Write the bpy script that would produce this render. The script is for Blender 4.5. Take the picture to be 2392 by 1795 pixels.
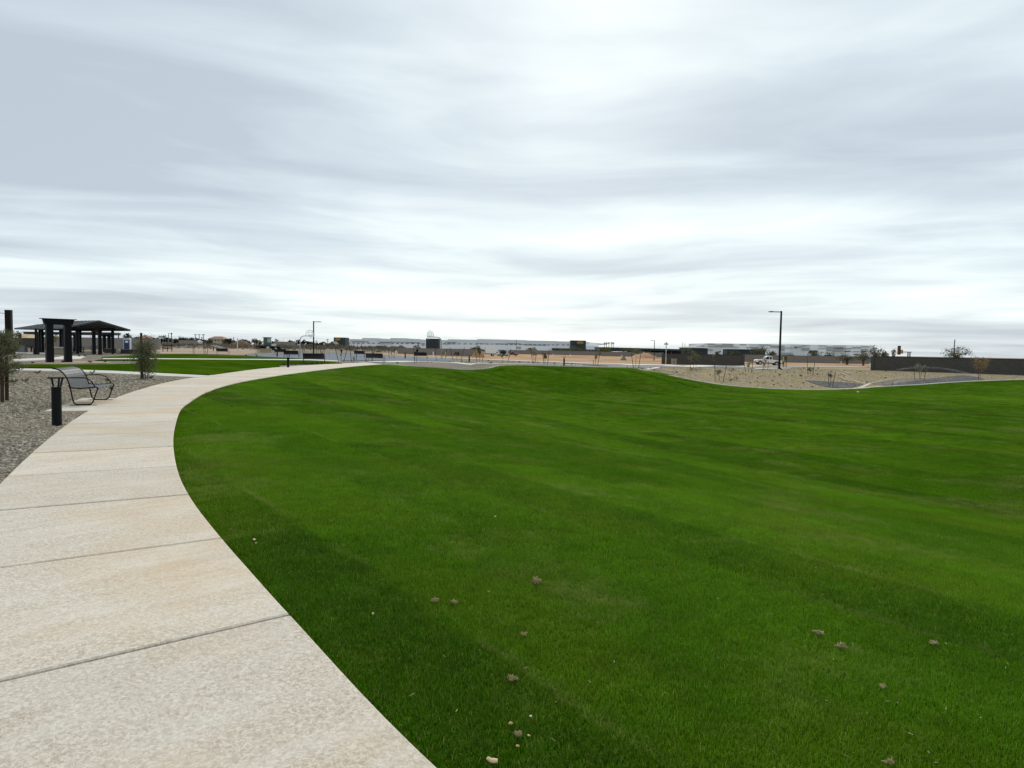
import bpy, bmesh, math, random
import numpy as np
from mathutils import Vector, Matrix, geometry
random.seed(7); RNG = np.random.default_rng(7)
for o in list(bpy.data.objects): bpy.data.objects.remove(o)
S = bpy.context.scene; COL = S.collection
rad = math.radians
PI = math.pi

# ------------------------------------------------------------------ camera
EYE = 1.55; FPX = 1560.0; PITCH = math.atan(82/1560); ROLL = rad(1.0)
Fv = np.array([0, math.cos(PITCH), -math.sin(PITCH)]); R0 = np.array([1., 0, 0]); U0 = np.array([0, math.sin(PITCH), math.cos(PITCH)])
Rv = math.cos(ROLL)*R0 + math.sin(ROLL)*U0; Uv = -math.sin(ROLL)*R0 + math.cos(ROLL)*U0
cam = bpy.data.cameras.new('camera'); camo = bpy.data.objects.new('camera', cam); COL.objects.link(camo)
cam.sensor_width = 36; cam.sensor_fit = 'HORIZONTAL'; cam.lens = 36*FPX/2392; cam.clip_start = .05; cam.clip_end = 9000
camo.matrix_world = Matrix(((Rv[0], Uv[0], -Fv[0], 0), (Rv[1], Uv[1], -Fv[1], 0), (Rv[2], Uv[2], -Fv[2], EYE), (0, 0, 0, 1)))
S.camera = camo

# ------------------------------------------------------------------ node helpers
def nd(t, kind, **kw):
    n = t.nodes.new(kind)
    ins = kw.pop('i', {})
    for k, v in kw.items(): setattr(n, k, v)
    for k, v in ins.items():
        s = n.inputs[k]
        if hasattr(v, 'is_output'): t.links.new(v, s)
        elif isinstance(v, bpy.types.Node): t.links.new(v.outputs[0], s)
        else: s.default_value = v
    return n
def mth(t, op, a, b=None, c=None, clamp=False):
    n = t.nodes.new('ShaderNodeMath'); n.operation = op; n.use_clamp = clamp
    for k, v in enumerate((a, b, c)):
        if v is None: continue
        if isinstance(v, (int, float)): n.inputs[k].default_value = v
        else: t.links.new(v, n.inputs[k])
    return n.outputs[0]
def ramp(t, fac, stops, interp='LINEAR'):
    n = t.nodes.new('ShaderNodeValToRGB'); n.color_ramp.interpolation = interp
    e = n.color_ramp.elements
    while len(e) < len(stops): e.new(.5)
    for q, (p, c) in zip(e, stops):
        q.position = p; q.color = (c, c, c, 1) if isinstance(c, (int, float)) else (*c[:3], 1)
    t.links.new(fac, n.inputs[0]); return n.outputs[0]
def mixc(t, fac, a, b, mode='MIX'):
    n = t.nodes.new('ShaderNodeMix'); n.data_type = 'RGBA'; n.blend_type = mode
    for k, v in ((0, fac), (6, a), (7, b)):
        if isinstance(v, (int, float)): n.inputs[k].default_value = v
        elif isinstance(v, tuple): n.inputs[k].default_value = (*v[:3], 1)
        else: t.links.new(v, n.inputs[k])
    return n.outputs[2]
def noise(t, vec, scale, detail=3, rough=.55, dist=0):
    n = nd(t, 'ShaderNodeTexNoise', i={'Scale': scale, 'Detail': detail, 'Roughness': rough, 'Distortion': dist})
    if vec is not None: t.links.new(vec, n.inputs['Vector'])
    return n.outputs['Fac']

# ------------------------------------------------------------------ world: thin overcast over a Nishita sky
SUN_EL, SUN_AZ = rad(33), rad(5)          # azimuth measured from +Y towards +X
W = bpy.data.worlds.new('World'); S.world = W; W.use_nodes = True
t = W.node_tree; t.nodes.clear()
sky = nd(t, 'ShaderNodeTexSky', sky_type='NISHITA', sun_disc=False, sun_elevation=SUN_EL, sun_rotation=SUN_AZ)
tc = nd(t, 'ShaderNodeTexCoord'); sep = nd(t, 'ShaderNodeSeparateXYZ', i={0: tc.outputs['Generated']})
dx, dy, dz = sep.outputs
zc = mth(t, 'MAXIMUM', dz, 0.0)
inv = mth(t, 'DIVIDE', 1.0, mth(t, 'ADD', zc, .12))
px_ = mth(t, 'MULTIPLY', dx, inv); py_ = mth(t, 'MULTIPLY', dy, inv)
ax = mth(t, 'SQRT', mth(t, 'ADD', mth(t, 'MULTIPLY', px_, px_), .6))
# cloud bands sag towards the middle of the view, as seen over the park
bandy = mth(t, 'ADD', py_, mth(t, 'MULTIPLY', ax, .42))
cv = nd(t, 'ShaderNodeCombineXYZ', i={0: mth(t, 'MULTIPLY', px_, .22), 1: mth(t, 'MULTIPLY', bandy, .85), 2: 3.7})
cv2 = nd(t, 'ShaderNodeCombineXYZ', i={0: mth(t, 'MULTIPLY', px_, .95), 1: mth(t, 'MULTIPLY', bandy, 1.75), 2: 4.4})
cv3 = nd(t, 'ShaderNodeCombineXYZ', i={0: mth(t, 'MULTIPLY', px_, .3), 1: mth(t, 'MULTIPLY', py_, .3), 2: 1.3})
b1 = noise(t, cv.outputs[0], 1.0, 5, .5, .35); b2 = noise(t, cv2.outputs[0], 1.0, 5, .52, .5); b3 = noise(t, cv3.outputs[0], 1.0, 2, .5)
bands = mth(t, 'ADD', mth(t, 'MULTIPLY', mth(t, 'SUBTRACT', b1, .5), 1.15), mth(t, 'ADD', mth(t, 'MULTIPLY', mth(t, 'SUBTRACT', b2, .5), 1.0), mth(t, 'MULTIPLY', mth(t, 'SUBTRACT', b3, .5), .95)))
# the veiled sun brightens the cloud around it
sd = (math.sin(rad(5))*math.cos(rad(22)), math.cos(rad(5))*math.cos(rad(22)), math.sin(rad(22)))
dot = mth(t, 'ADD', mth(t, 'ADD', mth(t, 'MULTIPLY', dx, sd[0]), mth(t, 'MULTIPLY', dy, sd[1])), mth(t, 'MULTIPLY', dz, sd[2]))
glow = mth(t, 'POWER', mth(t, 'MAXIMUM', dot, 0.0), 11.0)
core = mth(t, 'POWER', mth(t, 'MAXIMUM', dot, 0.0), 160.0)
hor = mth(t, 'POWER', mth(t, 'SUBTRACT', 1.0, zc), 11.0)
bright = mth(t, 'ADD', mth(t, 'ADD', .25, mth(t, 'MULTIPLY', bands, 1.25)), mth(t, 'ADD', mth(t, 'MULTIPLY', glow, .37), mth(t, 'ADD', mth(t, 'MULTIPLY', core, .10), mth(t, 'MULTIPLY', hor, .2))))
ccol = ramp(t, bright, [(0.0, (4.2, 4.82, 5.4)), (.3, (5.25, 5.98, 6.5)), (.64, (6.9, 7.7, 7.85)), (1.0, (8.6, 9.3, 9.2))])
# overcast gets brighter towards the zenith
zen = mth(t, 'ADD', 1.0, mth(t, 'MULTIPLY', mth(t, 'MAXIMUM', mth(t, 'SUBTRACT', zc, .42), 0.0), .7))
vs = nd(t, 'ShaderNodeVectorMath', operation='SCALE', i={0: ccol, 3: zen})
mixed = mixc(t, .93, sky.outputs[0], vs.outputs[0])
bg = nd(t, 'ShaderNodeBackground', i={0: mixed, 1: .1})
nd(t, 'ShaderNodeOutputWorld', i={0: bg.outputs[0]})

sunl = bpy.data.lights.new('sun', 'SUN'); sunl.energy = 1.5; sunl.angle = rad(14); sunl.color = (1, .92, .8)
suno = bpy.data.objects.new('sun', sunl); COL.objects.link(suno)
sdir = Vector((math.sin(SUN_AZ)*math.cos(SUN_EL), math.cos(SUN_AZ)*math.cos(SUN_EL), math.sin(SUN_EL)))
suno.rotation_euler = sdir.to_track_quat('Z', 'Y').to_euler(); suno.location = (0, 0, 60)

S.view_settings.view_transform = 'Standard'; S.view_settings.look = 'None'; S.view_settings.gamma = 1
S.view_settings.exposure = 0.34; S.view_settings.use_curve_mapping = False
S.render.engine = 'CYCLES'

# ------------------------------------------------------------------ terrain maths
def catmull(P, n=5):
    P = [np.array(p, float) for p in P]; out = []
    for k in range(len(P)-1):
        p0 = P[max(k-1, 0)]; p1 = P[k]; p2 = P[k+1]; p3 = P[min(k+2, len(P)-1)]
        for j in range(n):
            u = j/n
            out.append(.5*((2*p1)+(-p0+p2)*u+(2*p0-5*p1+4*p2-p3)*u*u+(-p0+3*p1-3*p2+p3)*u**3))
    out.append(P[-1]); return np.array(out)
def sstep(a, b, x):
    u = np.clip((x-a)/(b-a), 0, 1); return u*u*(3-2*u)
PATH_R = catmull([(6.5, -3.0), (4, -1.5), (2.2, .0), (.75, 1.3), (-.25, 2.39), (-1.26, 3.78), (-1.78, 4.52), (-2.30, 5.27), (-3.15, 6.55), (-4.0, 7.97), (-5.18, 10.18), (-6.31, 12.47), (-7.74, 15.56), (-8.54, 17.66), (-9.62, 20.81), (-10.75, 25.14), (-11.55, 30.45), (-12.06, 37.28), (-12.28, 45.86), (-12.15, 53), (-11.5, 59.5)])
PATH_L = catmull([(5.2, -4.3), (2.75, -2.8), (1.0, -1.3), (-.5, .1), (-1.52, 1.2), (-2.55, 2.6), (-3.12, 3.35), (-3.72, 4.2), (-4.6, 5.57), (-5.52, 7.15), (-6.50, 8.93), (-7.71, 11.24), (-8.96, 13.76), (-10.52, 17.28), (-12.02, 21.21), (-13.82, 27.04), (-14.70, 31.79), (-15.43, 36.69), (-16.15, 42.60), (-16.22, 50.12), (-15.52, 57.95), (-14.0, 63.8)])
FAR3 = np.array([(-11.5, 59.5, 0), (-10.3, 59.45, -.06), (-9.03, 59.5, -.15), (-7.68, 60.94, -.32), (-4.34, 63.58, -.5), (-2.32, 63.84, -.35), (-.48, 64.24, -.03), (4.78, 63.01, 0), (8.1, 62.18, 0), (11.37, 64.6, -.1), (12.64, 64.0, -.3), (14.36, 64.5, -.6), (16.51, 63.74, -1.0), (18.35, 63.02, -1.3), (20.07, 62.04, -1.5), (21.89, 61.3, -1.6), (23.6, 60.4, -1.65), (27.12, 59.99, -1.65), (31.45, 61.71, -1.6), (35.93, 64.9, -1.5), (41.44, 67.71, -1.35), (47.31, 70.4, -1.1), (57.94, 75.57, -.9), (79.06, 87.88, -.7)])
FAR3 = catmull(FAR3, 4)
LAWN = np.vstack([PATH_R, FAR3[1:, :2], [(115, 70), (100, -20), (20, -20), (9, -5.5)]])
def seg_dist(P, line, vals=None):
    """distance of points to a polyline, and an interpolated value at the nearest point"""
    A = line[:-1, :2]; B = line[1:, :2]; D = B-A; L2 = (D**2).sum(1)+1e-12
    best = np.full(len(P), 1e9); bv = np.zeros(len(P))
    for k in range(len(A)):
        u = np.clip(((P-A[k])@D[k])/L2[k], 0, 1); q = A[k]+u[:, None]*D[k]
        d = np.hypot(P[:, 0]-q[:, 0], P[:, 1]-q[:, 1]); m = d < best; best[m] = d[m]
        if vals is not None: bv[m] = (vals[k]+(vals[k+1]-vals[k])*u)[m]
    return best, bv
def inside(P, poly):
    x, y = P[:, 0], P[:, 1]; r = np.zeros(len(P), bool); n = len(poly); j = n-1
    for k in range(n):
        xi, yi = poly[k]; xj, yj = poly[j]
        c = ((yi > y) != (yj > y)) & (x < (xj-xi)*(y-yi)/((yj-yi) if yj != yi else 1e-9)+xi)
        r ^= c; j = k
    return r
def zgv(X, Y):
    X = np.asarray(X, float).ravel(); Y = np.asarray(Y, float).ravel(); P = np.stack([X, Y], 1)
    zb = -.95*sstep(85, 168, Y+.8*X)*sstep(-60, -10, X+.001*Y)
    z = zb.copy()
    near = (Y < 120) & (Y > -30) & (X > -40) & (X < 130)
    if near.any():
        Pn = P[near]; df, zf = seg_dist(Pn, FAR3, FAR3[:, 2]); ins = inside(Pn, LAWN)
        s, _ = seg_dist(Pn, PATH_R)
        zl = -1.62*sstep(.3, 17, s)
        k = sstep(0, 15, df)
        zi = zf*(1-k)+zl*k
        k2 = sstep(0, 24, df)
        w = sstep(-14, -11, Pn[:, 0])
        zo = zb[near]*(1-(1-k2)*w)+zf*(1-k2)*w
        z[near] = np.where(ins, zi, zo)
    return z
def zg(x, y): return float(zgv([x], [y])[0])
def ray(px, py): return Fv+(px-1196)/FPX*Rv-(py-897.5)/FPX*Uv
TS = np.geomspace(1.4, 4000, 1600)
def at(px, py):
    """the point of the ground that the photograph shows at this pixel"""
    d = ray(px, py); x, y, z = d[0]*TS, d[1]*TS, EYE+d[2]*TS
    h = z-zgv(x, y); k = int(np.argmax(h < 0))
    if h[k] >= 0: raise ValueError('no ground at %s %s' % (px, py))
    u = h[k-1]/(h[k-1]-h[k]); tt = TS[k-1]+u*(TS[k]-TS[k-1])
    return Vector((d[0]*tt, d[1]*tt, zg(d[0]*tt, d[1]*tt)))
def pt(px, py, Y):
    d = ray(px, py); k = Y/d[1]; return Vector((d[0]*k, Y, EYE+d[2]*k))
def gnd(px, Y):
    p = pt(px, 820, Y); p.z = zg(p.x, p.y); return p

# ------------------------------------------------------------------ object helpers
MATS = {}
def tag(o, label=None, cat=None, group=None, kind=None):
    if label: o['label'] = label
    if cat: o['category'] = cat
    if group: o['group'] = group
    if kind: o['kind'] = kind
    return o
def thing(name, loc, label, cat, group=None, rz=0.0):
    o = bpy.data.objects.new(name, None); COL.objects.link(o); o.location = loc; o.rotation_euler = (0, 0, rz); o.empty_display_size = .3
    return tag(o, label, cat, group)
class MB:
    def __init__(s): s.v = []; s.f = []
    def add(s, v, f):
        k = len(s.v); s.v += [tuple(q) for q in v]; s.f += [tuple(i+k for i in g) for g in f]; return s
    def box(s, c, d, rz=0, rx=0, ry=0, taper=1):
        m = Matrix.Translation(c) @ Matrix.Rotation(rz, 4, 'Z') @ Matrix.Rotation(ry, 4, 'Y') @ Matrix.Rotation(rx, 4, 'X')
        x, y, z = d[0]/2, d[1]/2, d[2]/2
        vs = [m @ Vector((a*x*(taper if b > 0 else 1), e*y*(taper if b > 0 else 1), b*z)) for b in (-1, 1) for a, e in ((-1, -1), (1, -1), (1, 1), (-1, 1))]
        return s.add(vs, [(3, 2, 1, 0), (4, 5, 6, 7), (0, 1, 5, 4), (1, 2, 6, 5), (2, 3, 7, 6), (3, 0, 4, 7)])
    def tube(s, pts, r, n=8, cap=True):
        pts = [Vector(p) for p in pts]; rs = r if isinstance(r, (list, tuple)) else [r]*len(pts)
        rings = []; ref = None
        for k, p in enumerate(pts):
            d = (pts[min(k+1, len(pts)-1)]-pts[max(k-1, 0)]).normalized()
            if ref is None: ref = d.orthogonal().normalized()
            u = (ref-d*ref.dot(d)); u = u.normalized() if u.length > 1e-6 else d.orthogonal().normalized(); ref = u; w = d.cross(u)
            rings.append([p+(u*math.cos(2*PI*j/n)+w*math.sin(2*PI*j/n))*rs[k] for j in range(n)])
        vs = [q for g in rings for q in g]; fs = []
        for k in range(len(pts)-1):
            for j in range(n): fs.append((k*n+j, k*n+(j+1) % n, (k+1)*n+(j+1) % n, (k+1)*n+j))
        if cap: fs.append(tuple(reversed(range(n)))); fs.append(tuple((len(pts)-1)*n+j for j in range(n)))
        return s.add(vs, fs)
    def prism(s, prof, a, b, M=None):
        """extrude a closed (x,z) profile from y=a to y=b"""
        n = len(prof); vs = [Vector((x, y, z)) for y in (a, b) for x, z in prof]
        if M is not None: vs = [M @ v for v in vs]
        fs = [tuple(range(n)), tuple(reversed(range(n, 2*n)))]+[(k, n+k, n+(k+1) % n, (k+1) % n) for k in range(n)]
        return s.add(vs, fs)
    def ball(s, c, r, seg=8, rings=5, jit=0):
        vs = []; fs = []
        c = Vector(c); r = r if isinstance(r, (tuple, list)) else (r, r, r)
        for k in range(1, rings):
            for j in range(seg):
                th = PI*k/rings; ph = 2*PI*j/seg; q = 1+random.uniform(-jit, jit)
                vs.append(c+Vector((r[0]*math.sin(th)*math.cos(ph), r[1]*math.sin(th)*math.sin(ph), r[2]*math.cos(th)))*q)
        vs += [c+Vector((0, 0, r[2])), c-Vector((0, 0, r[2]))]; T, B = len(vs)-2, len(vs)-1
        for k in range(rings-2):
            for j in range(seg): fs.append((k*seg+j, (k+1)*seg+j, (k+1)*seg+(j+1) % seg, k*seg+(j+1) % seg))
        for j in range(seg): fs.append((T, j, (j+1) % seg)); fs.append((B, (rings-2)*seg+(j+1) % seg, (rings-2)*seg+j))
        return s.add(vs, fs)
    def build(s, name, mat, parent=None, smooth=False, bevel=0):
        me = bpy.data.meshes.new(name); me.from_pydata(s.v, [], s.f); me.update()
        if mat: me.materials.append(mat)
        if bevel:
            bm = bmesh.new(); bm.from_mesh(me)
            bmesh.ops.bevel(bm, geom=[e for e in bm.edges if len(e.link_faces) == 2 and e.calc_face_angle(0) > .5], offset=bevel, segments=2, affect='EDGES', profile=.6)
            bm.to_mesh(me); bm.free()
        if smooth:
            me.polygons.foreach_set('use_smooth', [True]*len(me.polygons))
        o = bpy.data.objects.new(name, me); COL.objects.link(o)
        if parent: o.parent = parent
        return o
def copy_tree(o, loc, rz=None, parent=None):
    c = o.copy(); COL.objects.link(c); c.parent = parent
    if loc is not None: c.location = loc
    if rz is not None: c.rotation_euler = (0, 0, rz)
    for ch in list(o.children): copy_tree(ch, None, None, c)
    return c
def sheet(name, poly, step, lift, mat, kind='structure', zfun=None):
    """a ground sheet: closed outline filled with triangles that follow the terrain"""
    poly = np.array(poly, float)[:, :2]; out = []
    for k in range(len(poly)):
        a, b = poly[k], poly[(k+1) % len(poly)]; n = max(1, int(np.hypot(*(b-a))/step))
        for j in range(n): out.append(a+(b-a)*j/n)
    out = np.array(out); lo, hi = out.min(0), out.max(0)
    gx, gy = np.meshgrid(np.arange(lo[0], hi[0], step), np.arange(lo[1], hi[1], step)); G = np.stack([gx.ravel(), gy.ravel()], 1)
    G = G+RNG.uniform(-.25, .25, G.shape)*step
    G = G[inside(G, out)] if len(G) else G
    if len(G):
        d, _ = seg_dist(G, np.vstack([out, out[:1]])); G = G[d > step*.4]
    V = [Vector(p) for p in out]+[Vector(p) for p in G]; n = len(out)
    E = [(k, (k+1) % n) for k in range(n)]
    r = geometry.delaunay_2d_cdt(V, E, [list(range(n))], 1, 1e-5)
    vv = np.array([tuple(p) for p in r[0]]); z = (zgv(vv[:, 0], vv[:, 1]) if zfun is None else zfun(vv[:, 0], vv[:, 1]))+lift
    me = bpy.data.meshes.new(name); me.from_pydata([(a, b, c) for (a, b), c in zip(vv, z)], [], [f if (Vector(vv[f[1]])-Vector(vv[f[0]])).cross(Vector(vv[f[2]])-Vector(vv[f[0]])) > 0 else f[::-1] for f in r[2]])
    if lift > 0:                                   # the slab's edge, down into the ground
        bm = bmesh.new(); bm.from_mesh(me); be = [e for e in bm.edges if len(e.link_faces) == 1]
        nv_ = [v for v in bmesh.ops.extrude_edge_only(bm, edges=be)['geom'] if isinstance(v, bmesh.types.BMVert)]
        for v in nv_: v.co.z -= .16
        bm.to_mesh(me); bm.free()
    me.materials.append(mat); me.update()
    o = bpy.data.objects.new(name, me); COL.objects.link(o); return tag(o, kind=kind)
def pxpoly(pts): return [tuple(at(*p))[:2] for p in pts]

# ------------------------------------------------------------------ materials
def pbsdf(m):
    m.use_nodes = True; t = m.node_tree; return t, next(n for n in t.nodes if n.type == 'BSDF_PRINCIPLED')
def mat(name, col, rough=.7, var=.12, scale=4., bump=0., bscale=None, metal=0., spec=.3, col2=None, detail=4):
    if name in MATS: return MATS[name]
    m = bpy.data.materials.new(name); t, b = pbsdf(m); MATS[name] = m
    g = nd(t, 'ShaderNodeTexCoord').outputs['Object']; f = noise(t, g, scale, detail, .6)
    c2 = col2 or tuple(min(1, c*(1+var)) for c in col); c1 = col if col2 else tuple(c*(1-var) for c in col)
    t.links.new(ramp(t, f, [(.3, c1), (.7, c2)]), b.inputs['Base Color'])
    b.inputs['Roughness'].default_value = rough; b.inputs['Metallic'].default_value = metal; b.inputs['Specular IOR Level'].default_value = spec
    if bump:
        bn = nd(t, 'ShaderNodeBump', i={'Strength': bump, 'Distance': .01, 'Height': noise(t, g, bscale or scale*6, 3)})
        t.links.new(bn.outputs[0], b.inputs['Normal'])
    return m
def worldpos(t): return nd(t, 'ShaderNodeNewGeometry').outputs['Position']

def sod_color(t):
    """turf laid in long rolls: tone by roll, seams, thin dry patches"""
    P = worldpos(t); s = nd(t, 'ShaderNodeSeparateXYZ', i={0: P}); x, y, z = s.outputs
    flat = nd(t, 'ShaderNodeCombineXYZ', i={0: x, 1: y, 2: 0.0}).outputs[0]
    wob = mth(t, 'MULTIPLY', mth(t, 'SUBTRACT', noise(t, flat, .5, 4, .6), .5), .34)
    wob2 = mth(t, 'MULTIPLY', mth(t, 'SUBTRACT', noise(t, flat, 9.0, 3), .5), .12)
    v = mth(t, 'ADD', mth(t, 'ADD', mth(t, 'MULTIPLY', x, .8), mth(t, 'MULTIPLY', y, .6)), mth(t, 'ADD', wob, wob2))
    u = mth(t, 'ADD', mth(t, 'ADD', mth(t, 'MULTIPLY', x, -.6), mth(t, 'MULTIPLY', y, .8)), mth(t, 'ADD', wob, wob2))
    vs = mth(t, 'DIVIDE', mth(t, 'SUBTRACT', v, 2.0), 1.22); vi = mth(t, 'FLOOR', vs); vf = mth(t, 'FRACT', vs)
    w1 = nd(t, 'ShaderNodeTexWhiteNoise', noise_dimensions='1D', i={'W': vi}).outputs[0]
    us = mth(t, 'ADD', mth(t, 'DIVIDE', u, 7.0), mth(t, 'MULTIPLY', w1, 7.3)); ui = mth(t, 'FLOOR', us); uf = mth(t, 'FRACT', us)
    w2 = nd(t, 'ShaderNodeTexWhiteNoise', noise_dimensions='2D', i={'Vector': nd(t, 'ShaderNodeCombineXYZ', i={0: ui, 1: vi, 2: 0.0}).outputs[0]}).outputs[0]
    big = noise(t, flat, .09, 4, .6); mid = noise(t, flat, .9, 5, .65); fine = noise(t, flat, 7.0, 5, .7)
    tone = mth(t, 'ADD', mth(t, 'MULTIPLY', mth(t, 'SUBTRACT', w2, .5), .36), mth(t, 'ADD', mth(t, 'MULTIPLY', mth(t, 'SUBTRACT', big, .5), .75), mth(t, 'ADD', mth(t, 'MULTIPLY', mth(t, 'SUBTRACT', mid, .5), .55), mth(t, 'MULTIPLY', mth(t, 'SUBTRACT', fine, .5), .32))))
    edge = ramp(t, mth(t, 'ADD', mth(t, 'MULTIPLY', vs, .25), .5), [(.49, 0.0), (.51, 1.0)])      # the rolls laid along the path grew in darker
    tone = mth(t, 'ADD', tone, mth(t, 'ADD', .31, mth(t, 'MULTIPLY', edge, .2)), clamp=True)
    c = ramp(t, tone, [(.1, GRASS[0]), (.5, GRASS[1]), (.9, GRASS[2])])
    c = mixc(t, ramp(t, noise(t, flat, .42, 5, .65), [(.47, 0.0), (.7, .5)]), c, (.1, .13, .008))      # yellower turf
    # dry blades: worst along the seams and in a few patches
    seam = mth(t, 'MAXIMUM', mth(t, 'SUBTRACT', 1.0, mth(t, 'MULTIPLY', vf, 14.0)), mth(t, 'SUBTRACT', 1.0, mth(t, 'MULTIPLY', uf, 36.0)))
    seam = mth(t, 'MULTIPLY', mth(t, 'MAXIMUM', seam, 0.0), ramp(t, noise(t, flat, .55, 3), [(.5, 0.0), (.68, .6)]))
    patch = mth(t, 'MULTIPLY', ramp(t, noise(t, flat, .33, 5, .68), [(.53, 0.0), (.72, .8)]), ramp(t, fine, [(.36, .08), (.66, 1.0)]))
    dry = mth(t, 'MAXIMUM', seam, patch, clamp=True)
    return mixc(t, dry, c, GRASS[3]), tone
GRASS = [(.019, .065, .002), (.054, .135, .0025), (.096, .205, .005), (.24, .225, .08)]
def lawn_mat():
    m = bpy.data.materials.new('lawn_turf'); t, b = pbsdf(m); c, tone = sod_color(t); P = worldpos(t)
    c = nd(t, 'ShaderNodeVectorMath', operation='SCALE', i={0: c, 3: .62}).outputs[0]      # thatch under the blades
    t.links.new(c, b.inputs['Base Color']); b.inputs['Roughness'].default_value = 1; b.inputs['Specular IOR Level'].default_value = 0
    h = mth(t, 'ADD', noise(t, P, 22, 4, .7), mth(t, 'MULTIPLY', noise(t, P, 3.0, 4, .6), 1.6))
    bn = nd(t, 'ShaderNodeBump', i={'Strength': .9, 'Distance': .035, 'Height': h}); t.links.new(bn.outputs[0], b.inputs['Normal'])
    return m
def blade_mat():
    m = bpy.data.materials.new('grass_blades'); t, b = pbsdf(m); c, tone = sod_color(t)
    dr = nd(t, 'ShaderNodeAttribute', attribute_name='dry'); rnd = nd(t, 'ShaderNodeObjectInfo').outputs['Random']
    c = mixc(t, mth(t, 'MULTIPLY', dr.outputs['Fac'], .45), c, (.24, .235, .06))
    br = mth(t, 'ADD', 1.3, mth(t, 'MULTIPLY', rnd, .75))
    vs = nd(t, 'ShaderNodeVectorMath', operation='SCALE', i={0: c, 3: br}); c = vs.outputs[0]
    t.links.new(c, b.inputs['Base Color']); b.inputs['Roughness'].default_value = .6; b.inputs['Specular IOR Level'].default_value = .06
    tr = nd(t, 'ShaderNodeBsdfTranslucent', i={0: c}); mx = nd(t, 'ShaderNodeMixShader', i={0: .35, 1: b.outputs[0], 2: tr.outputs[0]})
    out = next(n for n in t.nodes if n.type == 'OUTPUT_MATERIAL'); t.links.new(mx.outputs[0], out.inputs[0]); return m
def gravel_mat(name, cols, vscale, big=.25, bump=1.0):
    m = bpy.data.materials.new(name); t, b = pbsdf(m); P = worldpos(t)
    vo = nd(t, 'ShaderNodeTexVoronoi', i={'Vector': P, 'Scale': vscale}); sv = nd(t, 'ShaderNodeSeparateColor', i={0: vo.outputs['Color']})
    c = ramp(t, sv.outputs[0], [(0.0, cols[0]), (.5, cols[1]), (1.0, cols[2])])
    bg = noise(t, P, big, 4, .6); c = mixc(t, ramp(t, bg, [(.42, 0.0), (.62, .75)]), c, mixc(t, .55, c, cols[3]))
    t.links.new(c, b.inputs['Base Color']); b.inputs['Roughness'].default_value = .92; b.inputs['Specular IOR Level'].default_value = .15
    hh = mth(t, 'SUBTRACT', 1.0, vo.outputs['Distance'])
    bn = nd(t, 'ShaderNodeBump', i={'Strength': bump, 'Distance': .6/vscale, 'Height': hh}); t.links.new(bn.outputs[0], b.inputs['Normal']); return m
def concrete_mat(name, c1, c2, stain, bump=.5, edge=False):
    m = bpy.data.materials.new(name); t, b = pbsdf(m); P = worldpos(t)
    fl = noise(t, P, 48, 3, .7, .9); md = noise(t, P, 18, 4, .6); bg = noise(t, P, .55, 4, .55); bg2 = noise(t, P, 1.7, 5, .6)
    c = mixc(t, ramp(t, fl, [(.38, 0.0), (.62, 1.0)]), c1, c2)
    c = mixc(t, mth(t, 'MULTIPLY', ramp(t, bg, [(.45, 0.0), (.66, 1.0)]), .62), c, stain)
    c = mixc(t, mth(t, 'MULTIPLY', ramp(t, bg2, [(.45, 0.0), (.7, 1.0)]), .35), c, (.68, .63, .54))
    c = mixc(t, mth(t, 'MULTIPLY', ramp(t, md, [(.3, 1.0), (.52, 0.0)]), .16), c, (.2, .17, .13))
    sp = nd(t, 'ShaderNodeSeparateXYZ', i={0: P})
    al = mth(t, 'ADD', mth(t, 'MULTIPLY', sp.outputs[0], .72), mth(t, 'MULTIPLY', sp.outputs[1], .69)); ac = mth(t, 'SUBTRACT', mth(t, 'MULTIPLY', sp.outputs[1], .72), mth(t, 'MULTIPLY', sp.outputs[0], .69))
    stv = nd(t, 'ShaderNodeCombineXYZ', i={0: mth(t, 'MULTIPLY', al, .7), 1: mth(t, 'MULTIPLY', ac, 5.0), 2: 0.0}).outputs[0]      # screed and broom streaks across the walk
    c = mixc(t, mth(t, 'MULTIPLY', ramp(t, noise(t, stv, 1.0, 5, .65, .3), [(.47, 0.0), (.66, 1.0)]), .26), c, (.74, .7, .63))
    c = mixc(t, mth(t, 'MULTIPLY', ramp(t, noise(t, stv, .7, 5, .7, .3), [(.3, 1.0), (.46, 0.0)]), .2), c, (.3, .27, .22))
    info = nd(t, 'ShaderNodeObjectInfo').outputs['Random']
    vs = nd(t, 'ShaderNodeVectorMath', operation='SCALE', i={0: c, 3: mth(t, 'ADD', .93, mth(t, 'MULTIPLY', info, .12))})
    t.links.new(vs.outputs[0], b.inputs['Base Color']); b.inputs['Roughness'].default_value = .8; b.inputs['Specular IOR Level'].default_value = .25
    bn = nd(t, 'ShaderNodeBump', i={'Strength': bump, 'Distance': .004, 'Height': mth(t, 'ADD', fl, mth(t, 'MULTIPLY', noise(t, P, 190, 2), .6))}); t.links.new(bn.outputs[0], b.inputs['Normal']); return m
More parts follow.
